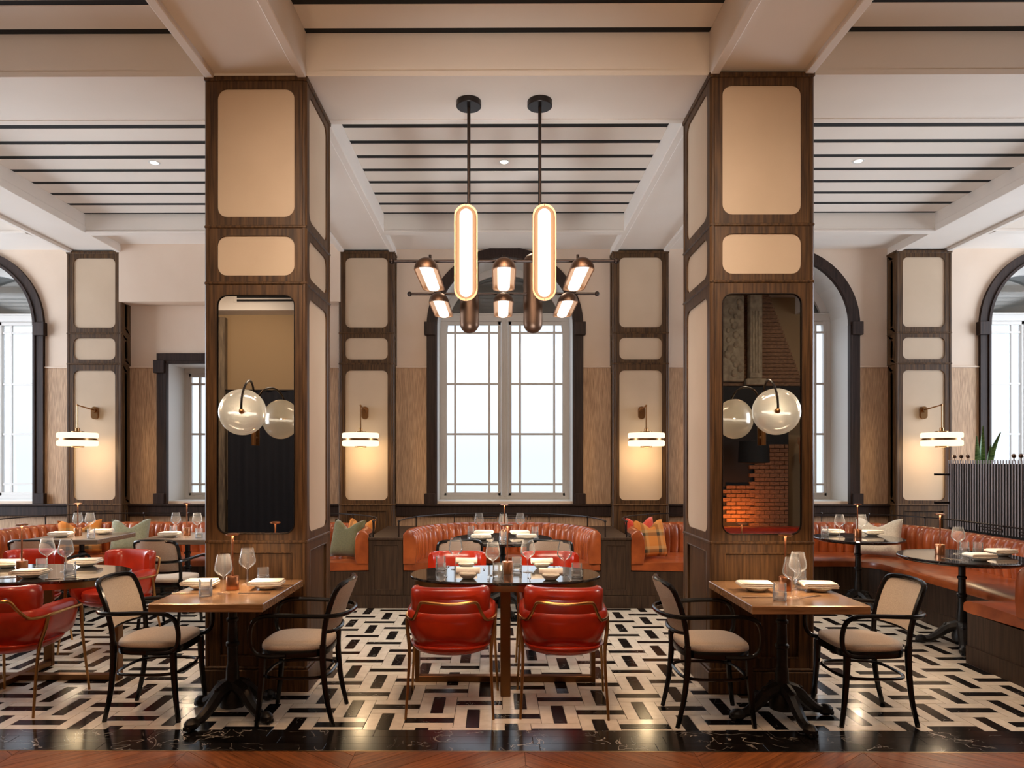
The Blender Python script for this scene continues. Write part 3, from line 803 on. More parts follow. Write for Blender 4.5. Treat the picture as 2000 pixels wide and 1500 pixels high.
# cabinets between the booths
def cabinet(label, x0, x1):
    t = thing('side_cabinet', label, 'cabinet', ((x0+x1)/2, 7.6, 0))
    MB().box(x0, x1, 7.565, 8.86, .0, .755).build('body', M['oak_base'], t)
    MB().box(x0-.003, x1+.003, 7.545, 8.88, .755, .785, .004).build('top', M['oak_base'], t)
    MB().box(x0, x1, 7.553, 7.566, 0, .14, .003).build('toe_board', M['oak_base'], t)
    m = MB(); P = lambda u, z, d: (x0+u, 7.555-d, z); w = x1-x0
    frame_plate(m, P, .005, w-.005, .15, .75, .055, w-.055, .205, .70, .004, .014); m.build('door_frame', M['oak_base'], t)
    MB().tube([P(u, z, -.002) for u, z in rrect(.055, w-.055, .205, .70, .004, 1)], .006, 6, True).build('door_bead', M['oak_base'], t)
    MB().box(x0+.05, x1-.05, 7.562, 7.568, .2, .705).build('door_panel', M['oak_base'], t)
    return t
cabinet('dark oak cabinet between the left banquette and the middle booth', -1.453, -1.072)
cabinet('dark oak cabinet between the middle booth and the right banquette', 1.122, 1.453)

# cushions
def cushion(name, label, mat, loc, w, h, th, rx, rz, ry=0, dent=.06, corner=None, group=None):
    m = MB(); N = 12; top = []; 
    def pt(i, j, s):
        u, v = -1+2*i/N, -1+2*j/N
        e = (1-u**4)**.5*(1-v**4)**.5; pin = 1-.09*(1-abs(u))**1*0
        x = u*w/2*(1-.10*(1-v*v)*abs(u)**3*0-.06*math.cos(v*math.pi/2)*abs(u)**6)
        z = v*h/2*(1-.06*math.cos(u*math.pi/2)*abs(v)**6)
        if v > 0: z -= dent*math.exp(-(u/.42)**2)*v**2*2
        y = s*th/2*e**.8
        return (x, y, z+h/2)
    for s in (-1, 1):
        m.add([pt(i, j, s) for j in range(N+1) for i in range(N+1)],
              [(j*(N+1)+i, j*(N+1)+i+1, (j+1)*(N+1)+i+1, (j+1)*(N+1)+i) for j in range(N) for i in range(N)], True)
    o = m.build(name, mat, ang=80); o.location = loc; o.rotation_euler = (rx, ry, rz)
    return tag(o, label, 'cushion', group)
g = cushion('cushion', 'sage green velvet cushion leaning in the corner beside the left cabinet', M['cush_green'], (-1.80, 7.90, .515), .42, .45, .15, -.30, -.35)
cushion('cushion', 'orange striped cushion tucked behind the sage green cushion', M['plaid'], (-1.70, 8.16, .515), .40, .44, .12, -.25, -.45)
cushion('cushion', 'orange and olive plaid cushion leaning beside the right cabinet', M['plaid'], (1.78, 7.92, .515), .40, .45, .15, -.28, .38)
cushion('cushion', 'red cushion tucked behind the plaid cushion', M['cush_redc'], (1.72, 8.17, .515), .42, .45, .12, -.22, .45)
cushion('cushion', 'ivory patterned cushion leaning on the banquette corner behind the round table', M['cush_ivory'], (4.43, 8.03, .515), .50, .46, .17, -.30, -.62)
cushion('cushion', 'pale green cushion behind the square table at far left', M['cush_pale'], (-4.50, 8.26, .515), .44, .42, .14, -.28, .25)
cushion('cushion', 'orange plaid cushion in the far left corner of the banquette', M['plaid'], (-5.02, 8.14, .515), .46, .42, .14, -.28, .55)

# ------------------------------------------------------------------ tables
def pedestal(t, zt, ang=.35, s=1.0, foot=.30):
    pr = [(.0, .06), (.075, .06), (.08, .10), (.062, .15), (.05, .19), (.056, .215), (.042, .23), (.040, .30), (.032, .34), (.031, .44), (.041, .45), (.041, .468), (.031, .478), (.028, .60), (.037, .606), (.037, .622), (.027, .63), (.027, zt-.03), (.09, zt-.01), (.09, zt), (0, zt)]
    MB().lathe(pr, 18).build('pole', M['iron'], t, False)
    for k in range(4):
        a = ang+k*math.pi/2; c, s_ = math.cos(a), math.sin(a)
        path = smooth_path([(.03, 0, .19), (.10, 0, .165), (.17, 0, .10), (.23, 0, .055), (foot-.02, 0, .042)], 4)
        m = MB().tube(path, [.046-.020*i/(len(path)-1) for i in range(len(path))], 8)
        m.ball((foot, 0, .038), .040, 10, (1.3, 1.05, .94))
        for q in (-1, 0, 1): m.ball((foot+.034, q*.018, .02), .014, 6, (1.3, .8, 1.2))
        m.ball((.12, 0, .185), .022, 6).ball((.075, 0, .20), .02, 6)
        m.xf(Matrix.Rotation(a, 4, 'Z')); m.build('claw_foot', M['iron'], t, False)
ZTAB = .80
def wood_table(label, x0, x1, y0, y1, top='oak_top', ang=.35):
    t = thing('square_table', label, 'table', ((x0+x1)/2, (y0+y1)/2, 0))
    w, d = (x1-x0)/2, (y1-y0)/2
    MB().box(-w, w, -d, d, ZTAB-.05, ZTAB, .004).build('tabletop', M[top], t, False)
    pedestal(t, ZTAB-.05, ang); return t
wood_table('square oak table against the left mirrored column', -2.06, -1.385, 3.985, 4.80, ang=-.5)
wood_table('square oak table against the right mirrored column', 1.455, 2.14, 3.945, 4.765, ang=.15)
wood_table('square grey oak table at the far left banquette', -5.04, -4.245, 7.18, 7.94, 'grey_top')
wood_table('square grey oak table at the banquette just left of the left column', -3.83, -3.1, 7.18, 7.94, 'grey_top')
def round_table(label, x, y, r, ang=.3):
    t = thing('round_table', label, 'table', (x, y, 0))
    MB().lathe([(0, ZTAB-.035), (r-.025, ZTAB-.035), (r, ZTAB-.02), (r, ZTAB-.006), (r-.006, ZTAB), (0, ZTAB)], 48).build('tabletop', M['marble'], t, False)
    pedestal(t, ZTAB-.035, ang); return t
round_table('round dark marble table inside the half-round middle booth', .03, 7.37, .54)
round_table('round dark marble table right of the right column by the banquette', 3.905, 7.46, .455)
round_table('round dark marble table nearest the right edge', 4.05, 6.0, .50, 2.6-math.pi/2)
def oval_table(label, x, y, a, b):
    t = thing('oval_table', label, 'table', (x, y, 0))
    o1 = superell(a, b, 2.35, 56)
    m = MB(); m.loft([[(u*s, v*s, z) for u, v in o1] for s, z in ((.985, ZTAB-.022), (1, ZTAB-.016), (1, ZTAB-.004), (.994, ZTAB))]); m.build('marble_top', M['marble'], t, False)
    m = MB(); m.loft([[(u*s, v*s, z) for u, v in o1] for s, z in ((.965, ZTAB-.066), (.965, ZTAB-.02))]); m.build('bronze_band', M['brass'], t, False)
    lx, ly = a-.01-.04, b*.82
    for (px, py, w, d) in ((-lx, 0, .016, .035), (lx, 0, .016, .035), (0, -ly, .035, .016), (0, ly, .035, .016)):
        MB().box(px-w, px+w, py-d, py+d, 0, ZTAB-.06, .003).build('leg', M['tbronze'], t, False)
    MB().box(-lx, lx, -.03, .03, .003, .045, .003).build('floor_bar', M['tbronze'], t, False)
    MB().box(-.03, .03, -ly, ly, .004, .046, .003).build('floor_bar', M['tbronze'], t, False)
    return t
oval_table('oval dark marble table with bronze base in the middle of the floor', .04, 5.07, .70, .395)
oval_table('oval dark marble table with bronze base at the left edge', -3.60, 5.09, .80, .42)

# ------------------------------------------------------------------ chairs
def red_chair(label):
    t = thing('leather_armchair', label, 'chair')
    def plan(u):                                    # u in [0,1] along the U from right arm front to left arm front
        segs = []
        return u
    path = [Vector((.283, .20-.25*i/6)) for i in range(6)]
    for i in range(21):
        a = math.pi*i/20; c, s = math.cos(a), math.sin(a)
        path.append(Vector((.283*math.copysign(abs(c)**(2/3.2), c), -.05-.255*abs(s)**(2/3.0))))
    path += [Vector((-.283, -.05+.25*i/6)) for i in range(1, 7)]
    path, _ = resample(path, 44); nr = normals(path, -1)        # pointing outwards
    if nr[22].y > 0: nr = [-n for n in nr]
    sec = [(-.055, .44), (-.012, .455), (.002, .53), (.010, .61), (.004, .668), (-.026, .69), (-.058, .684), (-.072, .655), (-.072, .46)]
    rings = []
    for i, (p, n) in enumerate(zip(path, nr)):
        e = min(i, 44-i); k = 1 if e > 3 else math.sqrt(1-((3-e)/3.3)**2)
        rings.append([(p.x+n.x*(-.035+(o+.035)*k), p.y+n.y*(-.035+(o+.035)*k), .565+(z-.565)*(.45+.55*k)) for o, z in sec])
    # arms narrow towards the bottom of the tub
    rings = [[(x*(1-.085*max(0, (.62-z))/.18), y*(1-.08*max(0, (.62-z))/.18) if y < 0 else y, z) for x, y, z in r] for r in rings]
    MB().loft(rings).build('wrap_back', M['red'], t, False, 60)
    # tall back cushion
    i0, i1 = 11, 33; rings = []
    sec = [(-.008, .645), (-.001, .69), (.0, .77), (-.003, .812), (-.018, .832), (-.045, .836), (-.066, .82), (-.072, .77), (-.07, .66)]
    for i in range(i0, i1+1):
        p, n = path[i], nr[i]; e = min(i-i0, i1-i); k = 1 if e > 1 else (.62, .93)[e]
        q = .955-.02*(1-k)
        rings.append([(p.x*q+n.x*(-.03+(o+.03)*min(1, k*1.1)), p.y+n.y*(-.03+(o+.03)*min(1, k*1.1))-(z-.645)*.16*abs(n.y), .655+(z-.655)*(.80+.20*k)) for o, z in sec])
    MB().loft(rings).build('back_cushion', M['red'], t, False, 60)
    pl = superell(.262, .258, 2.4, 36)
    m = MB(); m.loft([[(x*s, -.045+y*s, z) for x, y in pl] for s, z in ((.45, .382), (.75, .392), (.93, .412), (1.0, .438), (.985, .452), (.9, .458))]); m.build('tub_base', M['red'], t, False, 60)
    m = MB(); m.loft([[(x*s, -.02+y*s*1.08, z) for x, y in pl] for s, z in ((.82, .45), (.86, .49), (.83, .515), (.6, .525), (.2, .528))]); m.build('seat_cushion', M['red'], t, False, 60)
    MB().tube([(x*1.0, -.045+y*1.0, .446) for x, y in pl], .006, 6, True).build('piping', M['red'], t, False)
    b = M['chairbrass']
    half_ = [(.292, .185, .625), (.292, .03, .628), (.290, -.12, .626), (.268, -.20, .622), (.232, -.262, .63), (.20, -.315, .69), (.178, -.345, .745), (.15, -.362, .757), (.08, -.376, .752), (0, -.38, .748)]
    pts = half_+[(-x, y, z) for x, y, z in half_[-2::-1]]
    MB().tube(smooth_path(pts, 4), .0105, 8).build('back_rail', b, t, False)
    for s in (-1, 1):
        MB().tube(smooth_path([(s*.292, .185, .628), (s*.290, .195, .60), (s*.284, .222, .40), (s*.305, .265, .0)], 4), [.0125]*7+[.0115, .0108, .010, .0095, .009, .0085], 8).build('leg', b, t, False)
        MB().tube(smooth_path([(s*.285, -.15, .628), (s*.282, -.17, .55), (s*.262, -.215, .38), (s*.278, -.285, .0)], 4), [.0125]*7+[.0115, .0108, .010, .0095, .009, .0085], 8).build('leg', b, t, False)
    return t
rc = red_chair('red leather armchair with its back to the camera, left of the middle oval table')
rc.location = (-.318, 4.60, 0); rc.rotation_euler = (0, 0, 0)
for x, y, rz, l in ((.42, 4.60, -.04, 'red leather armchair with its back to the camera, right of the middle oval table'),
                    (-.372, 5.80, math.pi, 'red leather armchair facing the camera behind the middle oval table, left one'),
                    (.437, 5.80, math.pi, 'red leather armchair facing the camera behind the middle oval table, right one'),
                    (-3.245, 4.61, .0, 'red leather armchair cut off by the left edge of the photo'),
                    (-3.36, 5.90, math.pi-.30, 'red leather armchair at the right end of the far side of the left oval table'),
                    (-4.17, 5.92, math.pi+.05, 'red leather armchair mostly hidden behind the left oval table')):
    dup(rc, (x, y, 0), rz, l)

def cafe_chair(label):
    t = thing('bentwood_armchair', label, 'chair')
    b = M['black']
    seat = superell(.222, .215, 3.4, 40)
    seat = [(x*(1+.06*(y/.215)), y) for x, y in seat]
    m = MB(); m.loft([[(x*s, y*s, z) for x, y in seat] for s, z in ((.99, .425), (1.0, .43), (1.0, .466), (.99, .47), (.9, .47), (.9, .425))], caps=False); m.build('seat_frame', b, t, False)
    m = MB(); m.loft([[(x*s, y*s, z) for x, y in seat] for s, z in ((.95, .465), (.99, .472), (.99, .490), (.965, .501), (.85, .507), (.4, .509))]); m.build('seat_cushion', M['beige'], t, False, 60)
    # rear legs
    for s in (-1, 1):
        rear = smooth_path([(s*.192, -.255, 0), (s*.195, -.215, .18), (s*.197, -.195, .38), (s*.197, -.195, .50)], 4)
        MB().tube(rear, [.0145+.0075*i/(len(rear)-1) for i in range(len(rear))], 8).build('leg', b, t, False)
        fr = smooth_path([(s*.198, .215, 0), (s*.197, .197, .15), (s*.195, .185, .30), (s*.195, .18, .44)], 4)
        MB().tube(fr, [.0145+.009*i/(len(fr)-1) for i in range(len(fr))], 8).build('leg', b, t, False)
    # one bent tube: posts and top rail
    hb = [(.197, -.195, .49), (.202, -.206, .60), (.207, -.234, .72), (.207, -.266, .81), (.196, -.290, .855), (.160, -.309, .873), (.08, -.328, .879), (0, -.334, .880)]
    MB().tube(smooth_path(hb+[(-x, y, z) for x, y, z in hb[-2::-1]], 4), .0165, 8).build('back_frame', b, t, False)
    MB().tube(smooth_path([(.197, -.2, .578), (.12, -.245, .572), (0, -.262, .570), (-.12, -.245, .572), (-.197, -.2, .578)], 4), .011, 6).build('back_rail', b, t, False)
    # padded back
    m = MB()
    for off in (.016, -.012):
        vs = []; NX, NZ = 10, 8
        for j in range(NZ+1):
            v = j/NZ; z = .580+v*.300
            for i in range(NX+1):
                u = -1+2*i/NX
                w = .213*(1 if v < .74 else math.sqrt(max(0, 1-((v-.74)/.27)**2))*.22+.78)
                yb_ = -.215-.055*v-.10*v*v*.55-.055*(1-u*u)*1.0
                e = min(1, 3*(1-abs(u))+.1)*min(1, 4*min(v, 1-v)+.15)
                vs.append((u*w, yb_+off*e+.020, z))
        m.add(vs, [(j*(NX+1)+i, j*(NX+1)+i+1, (j+1)*(NX+1)+i+1, (j+1)*(NX+1)+i) for j in range(NZ) for i in range(NX)], True)
    m.build('back_pad', M['beige'], t, False, 70)
    ha = [(.222, .03, .440), (.236, .12, .440), (.246, .195, .455), (.250, .232, .50), (.253, .238, .58), (.256, .215, .655), (.257, .15, .69), (.254, .02, .694), (.246, -.14, .688), (.222, -.245, .684), (.16, -.312, .683), (.08, -.338, .683), (0, -.345, .683)]
    MB().tube(smooth_path(ha+[(-x, y, z) for x, y, z in ha[-2::-1]], 4), .0145, 8).build('arm_hoop', b, t, False)
    ring = [(x, y-.010, .295) for x, y in superell(.200, .205, 3.6, 40)]
    MB().tube(ring, .0105, 6, True).build('stretcher_hoop', b, t, False)
    return t
bc = cafe_chair('black bentwood armchair left of the left oak table, facing right')
bc.location = (-2.225, 4.46, 0); bc.rotation_euler = (0, 0, -math.pi/2)
for x, y, rz, l in ((-1.285, 4.40, math.pi/2, 'black bentwood armchair right of the left oak table, facing left'),
                    (1.345, 4.38, -math.pi/2, 'black bentwood armchair left of the right oak table, facing right'),
                    (2.315, 4.40, math.pi/2, 'black bentwood armchair right of the right oak table, facing left'),
                    (-3.24, 6.72, -.05, 'black bentwood armchair with its back to the camera left of the left column'),
                    (-4.44, 6.72, 0, 'black bentwood armchair with its back to the camera at the far left table'),
                    (-.41, 6.74, .12, 'black bentwood armchair at the middle booth table, left one'),
                    (.51, 6.74, -.12, 'black bentwood armchair at the middle booth table, right one')):
    dup(bc, (x, y, 0), rz, l)

# ------------------------------------------------------------------ tableware
def glass_m():
    prof = [(.038, .0), (.037, .002), (.012, .006), (.0045, .014), (.004, .10), (.010, .108), (.034, .122), (.052, .142), (.055, .158), (.050, .19), (.040, .235), (.0385, .244)]
    return MB().lathe(prof, 24)
def tumbler_m():
    m = MB(); rings = []
    for r, z in ((.001, .006), (.034, .006), (.0365, .0), (.0375, .01), (.0375, .045), (.0372, .10), (.0365, .103), (.034, .098), (.033, .02), (.001, .016)):
        rings.append([((r-(.0012 if (k % 2 and .0 < z < .06 and r > .0365) else 0))*math.cos(2*math.pi*k/28), (r-(.0012 if (k % 2 and .0 < z < .06 and r > .0365) else 0))*math.sin(2*math.pi*k/28), z) for k in range(28)])
    return m.loft(rings, True, False, False)
proto = {}
def lamp(x, y, label):
    g = 'copper table lamps'
    if 'lamp' not in proto:
        t = thing('table_lamp', label, 'lamp', (x, y, ZTAB))
        MB().lathe([(0, 0), (.039, 0), (.040, .003), (.040, .086), (.038, .089), (0, .089)], 28).build('base', M['copper'], t, False)
        MB().lathe([(.006, .088), (.006, .34), (.009, .35), (.009, .356)], 12).build('stem', M['copper'], t, False)
        MB().lathe([(0, .352), (.036, .352), (.042, .357), (.042, .361), (.03, .366), (0, .367)], 28).build('cap', M['copper'], t, False)
        MB().lathe([(.010, .351), (.022, .351)], 20).build('led_ring', M['led'], t, False)
        proto['lamp'] = t
    else: t = dup(proto['lamp'], (x, y, ZTAB), R.uniform(0, 6), label)
    light('table_lamp_light', 'AREA', (x, y, ZTAB+.348), 5.5, (1, .75, .50), .07, aim=(x, y, 0))
    return t
def single(key, name, mk, mat, cat, x, y, label, z=ZTAB, rz=None, group=None):
    if key not in proto:
        o = mk().build(name, mat, ang=50); proto[key] = o
    else:
        o = proto[key].copy(); C.objects.link(o)
    o.location = (x, y, z+.0005); o.rotation_euler = (0, 0, R.uniform(0, 6) if rz is None else rz)
    tag(o, label, cat)
    if group: o['group'] = group
    return o
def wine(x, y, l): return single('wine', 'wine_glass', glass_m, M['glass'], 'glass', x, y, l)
def cut_m():
    m = MB(); rings = []
    for r, z in ((.001, .004), (.0350, .002), (.0384, .008), (.0386, .03), (.0384, .050), (.0345, .050), (.0335, .018), (.001, .015)):
        rings.append([((r+(.0014 if (k+int(z*120)) % 2 and r > .036 else 0))*math.cos(2*math.pi*k/28), (r+(.0014 if (k+int(z*120)) % 2 and r > .036 else 0))*math.sin(2*math.pi*k/28), z) for k in range(28)])
    return m.loft(rings, True, False, False, False)
def tumb(x, y, l):
    first = 'tumb' not in proto
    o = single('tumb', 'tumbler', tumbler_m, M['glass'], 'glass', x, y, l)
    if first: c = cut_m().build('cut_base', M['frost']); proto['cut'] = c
    else: c = proto['cut'].copy(); C.objects.link(c)
    c.parent = o; return o
def plate_m(): return MB().lathe([(0, .004), (.03, .0), (.045, .001), (.066, .012), (.078, .024), (.080, .026), (.078, .027), (.064, .017), (.045, .007), (0, .006)], 32)
def bowl_m(): return MB().lathe([(0, .004), (.03, .0), (.04, .002), (.058, .02), (.068, .034), (.066, .035), (.054, .022), (.036, .008), (0, .006)], 32)
def nap_m():
    m = MB()
    for i, (w, d, z, ox) in enumerate(((.20, .135, 0, 0), (.198, .133, .011, .003), (.194, .13, .022, -.002))):
        m.box(-w/2+ox, w/2+ox, -d/2, d/2, z, z+.0102, .004)
    m.tube([(-.1, -.067+.134*i/6, .016) for i in range(7)], .0135, 8)
    return m
def roll_m():
    m = MB(); rings = []
    for i in range(13):
        u = -1+2*i/12; s = .92+.08*u*u
        rings.append([(u*.083, .030*s*math.cos(a)*(1.25+.1*math.cos(3*a)), .024+.024*s*math.sin(a)) for a in (2*math.pi*k/16 for k in range(16))])
    m.loft(rings); m.box(-.06, .06, -.045, .045, .0, .012, .004); return m
def setting(x, y, where, rz=0, bowl=False):
    single('bowl' if bowl else 'plate', 'small_bowl' if bowl else 'side_plate', bowl_m if bowl else plate_m, M['china'], 'bowl' if bowl else 'plate', x, y, ('small stoneware bowl ' if bowl else 'stoneware side plate ')+where)
    if bowl: single('roll', 'rolled_napkin', roll_m, M['linen'], 'napkin', x, y, 'cream rolled linen napkin '+where, ZTAB+.034, rz)
    else: single('nap', 'folded_napkin', nap_m, M['linen'], 'napkin', x, y, 'white folded linen napkin '+where, ZTAB+.0265, rz)
def knife_m():
    m = MB(); m.box(-.11, -.02, -.005, .005, 0, .005, .002).box(-.02, .10, -.007, .008, .001, .003); return m
def fork_m():
    m = MB(); m.box(-.10, .04, -.004, .004, 0, .004, .0015).box(.04, .06, -.011, .011, .001, .004)
    for k in range(4): m.box(.06, .10, -.011+k*.0063, -.0085+k*.0063, .001, .004)
    return m
def knife(x, y, rz, l): single('knife', 'table_knife', knife_m, M['steel'], 'knife', x, y, l, rz=rz)
def fork(x, y, rz, l): single('fork', 'table_fork', fork_m, M['steel'], 'fork', x, y, l, rz=rz)

# oak table on the left column
lamp(-1.735, 4.424, 'copper table lamp on the oak table at the left column')
wine(-1.746, 4.305, 'wine glass left of the lamp on the oak table at the left column')
wine(-1.711, 4.62, 'wine glass right of the lamp on the oak table at the left column')
tumb(-1.82, 4.215, 'cut tumbler at the front of the oak table at the left column')
tumb(-1.625, 4.68, 'tumbler near the column on the oak table at the left column')
setting(-1.955, 4.46, 'on the left side of the oak table at the left column', .05)
setting(-1.518, 4.454, 'on the right side of the oak table at the left column', .05)
knife(-1.955, 4.29, 0, 'knife on the left side of the oak table at the left column')
fork(-1.55, 4.30, .1, 'fork on the right side of the oak table at the left column')
knife(-1.48, 4.57, 0, 'knife by the right plate of the oak table at the left column')
# oak table on the right column
lamp(1.845, 4.418, 'copper table lamp on the oak table at the right column')
wine(1.79, 4.19, 'wine glass in front of the lamp on the oak table at the right column')
wine(1.935, 4.44, 'wine glass behind the lamp on the oak table at the right column')
tumb(1.683, 4.11, 'cut tumbler at the front of the oak table at the right column')
tumb(2.02, 4.60, 'tumbler near the column on the oak table at the right column')
setting(1.65, 4.40, 'on the left side of the oak table at the right column', -.08)
setting(2.05, 4.39, 'on the right side of the oak table at the right column', -.1)
knife(1.592, 4.19, 0, 'knife on the left side of the oak table at the right column')
fork(1.90, 4.20, .5, 'fork on the right side of the oak table at the right column')
# middle oval table
lamp(.057, 5.072, 'copper table lamp on the middle oval table')
for x, y, l in ((-.339, 5.255, 'leftmost wine glass on the middle oval table'), (-.05, 4.98, 'wine glass just left of the lamp on the middle oval table'),
                (.211, 5.121, 'wine glass just right of the lamp on the middle oval table'), (.474, 5.0, 'rightmost wine glass on the middle oval table')): wine(x, y, l)
for x, y, l in ((-.453, 5.242, 'tumbler at the left end of the middle oval table'), (-.012, 4.90, 'tumbler in front of the lamp on the middle oval table'),
                (.13, 5.19, 'tumbler behind the lamp on the middle oval table'), (.552, 4.892, 'tumbler at the right end of the middle oval table')): tumb(x, y, l)
for x, y, l in ((-.259, 5.323, 'at the far left place of the middle oval table'), (-.224, 4.85, 'at the near left place of the middle oval table'),
                (.327, 5.308, 'at the far right place of the middle oval table'), (.36, 4.81, 'at the near right place of the middle oval table')): setting(x, y, l, R.uniform(-.1, .1), True)
for x, y, l in ((-.39, 4.86, 'fork at the near left place of the middle oval table'), (.21, 4.82, 'fork at the near right place of the middle oval table'), (-.41, 5.33, 'fork at the far left place of the middle oval table')): fork(x, y, math.pi/2, l)
for x, y, l in ((-.08, 4.84, 'knife at the near left place of the middle oval table'), (.50, 4.85, 'knife at the near right place of the middle oval table'), (-.12, 5.32, 'knife at the far left place of the middle oval table'), (.47, 5.31, 'knife at the far right place of the middle oval table')): knife(x, y, math.pi/2, l)
# table in the middle booth
lamp(.05, 7.40, 'copper table lamp on the round table in the middle booth')
for x, y, l in ((-.235, 7.72, 'left wine glass on the round table in the middle booth'), (.04, 7.60, 'middle wine glass on the round table in the middle booth'), (.231, 7.72, 'right wine glass on the round table in the middle booth')): wine(x, y, l)
for x, y, l in ((-.32, 7.62, 'left tumbler on the round table in the middle booth'), (.032, 7.06, 'front tumbler on the round table in the middle booth'), (.39, 7.56, 'right tumbler on the round table in the middle booth')): tumb(x, y, l)
for x, y, l in ((-.17, 7.60, 'at the back left of the middle booth table'), (-.19, 7.20, 'at the front left of the middle booth table'), (.23, 7.58, 'at the back right of the middle booth table'), (.29, 7.22, 'at the front right of the middle booth table')): setting(x, y, l, R.uniform(-.2, .2))
# left oval table
lamp(-3.58, 5.095, 'copper table lamp on the oval table at the left edge')
wine(-3.47, 5.215, 'wine glass nearest the lamp on the left oval table'); wine(-3.271, 5.13, 'wine glass farther right on the left oval table')
tumb(-3.43, 5.095, 'tumbler beside the lamp on the left oval table'); tumb(-3.118, 4.939, 'tumbler at the right front of the left oval table')
setting(-3.36, 4.87, 'at the near side of the left oval table', .1); setting(-3.86, 5.33, 'at the far left of the left oval table', .1); setting(-3.28, 5.40, 'at the far right of the left oval table', .15)
knife(-3.10, 4.83, .4, 'knife at the near side of the left oval table'); fork(-3.56, 4.84, .5, 'fork at the near side of the left oval table')
# far left square tables
lamp(-4.686, 7.558, 'copper table lamp on the far left square table')
wine(-4.80, 7.74, 'left wine glass on the far left square table'); wine(-4.66, 7.74, 'right wine glass on the far left square table')
tumb(-4.396, 7.32, 'tumbler on the far left square table')
setting(-4.79, 7.43, 'at the front of the far left square table', .1); setting(-4.50, 7.72, 'at the back of the far left square table', .2)
lamp(-3.491, 7.60, 'copper table lamp on the square table left of the left column')
wine(-3.70, 7.78, 'left wine glass on the square table left of the left column'); wine(-3.43, 7.72, 'right wine glass on the square table left of the left column')
tumb(-3.67, 7.66, 'left tumbler on the square table left of the left column'); tumb(-3.25, 7.36, 'right tumbler on the square table left of the left column')
setting(-3.60, 7.44, 'at the front of the square table left of the left column', .1)
# right round tables
lamp(3.907, 7.47, 'copper table lamp on the round table right of the right column')
wine(3.75, 7.55, 'left wine glass on the round table right of the right column'); wine(4.0, 7.56, 'right wine glass on the round table right of the right column')
tumb(3.62, 7.62, 'tumbler on the round table right of the right column')
setting(3.77, 7.73, 'at the left of the round table right of the right column', -.1); setting(4.17, 7.66, 'at the right of the round table right of the right column', .1)
lamp(3.926, 6.105, 'copper table lamp on the round table nearest the right edge')
wine(4.11, 6.14, 'wine glass on the round table nearest the right edge')
tumb(4.20, 6.19, 'left tumbler on the round table nearest the right edge'); tumb(4.295, 6.15, 'right tumbler on the round table nearest the right edge')
setting(4.03, 5.74, 'at the front of the round table nearest the right edge', .0); setting(4.42, 6.03, 'at the right of the round table nearest the right edge', .1)
fork(3.86, 5.80, 2.4, 'fork on the round table nearest the right edge')

# ------------------------------------------------------------------ lamps
def sconce(label, px, sx, sy):
    t = thing('wall_sconce', label, 'lamp', (px, 8.9, 0))
    z = 2.29
    m = MB().prism(rrect(px-.044, px+.044, z-.115, z+.05, .043, 6), 8.868, 8.905, 'y', False); m.build('back_plate', M['brass'], t)
    MB().tube([(px, 8.885, z+.0), (px, 8.845, z+.0)], .03, 12).tube([(px, 8.86, z+.005), (sx, sy, z+.04)], .009, 8).ball((sx, sy, z+.04), .014, 8).build('arm', M['brass'], t)
    MB().tube([(sx, sy, z+.04), (sx, sy, 2.03)], .008, 8).build('drop_rod', M['brass'], t)
    MB().cyl(.024, 2.0, 2.045, (sx, sy), 16, .003).cyl(.075, 1.985, 2.003, (sx, sy), 24, .003).cyl(.075, 1.80, 1.818, (sx, sy), 24, .003).build('finial', M['brass'], t)
    for a, b in ((1.915, 1.985), (1.818, 1.888)):
        MB().lathe([(0, a)]+[(.210+.018*math.sin(k*math.pi/8), a+.018-.018*math.cos(k*math.pi/8)) for k in range(5)]+[(.210+.018*math.cos(k*math.pi/8), b-.018+.018*math.sin(k*math.pi/8)) for k in range(5)]+[(0, b)], 56, (sx, sy, 0)).build('opal_ring', M['opal'], t)
    MB().cyl(.216, 1.888, 1.915, (sx, sy), 48).build('band', M['brass'], t)
    light('sconce_light', 'POINT', (sx, sy-.02, 1.70), 7, (1, .72, .40), .09)
sconce('brass wall sconce on the far left wall column', -5.285, -5.285, 8.52)
sconce('brass wall sconce on the wall column left of the central window', -1.755, -1.755, 8.60)
sconce('brass wall sconce on the wall column right of the central window', 1.845, 1.845, 8.60)
sconce('brass wall sconce on the wall column beside the slatted screen', 5.50, 5.50, 8.52)

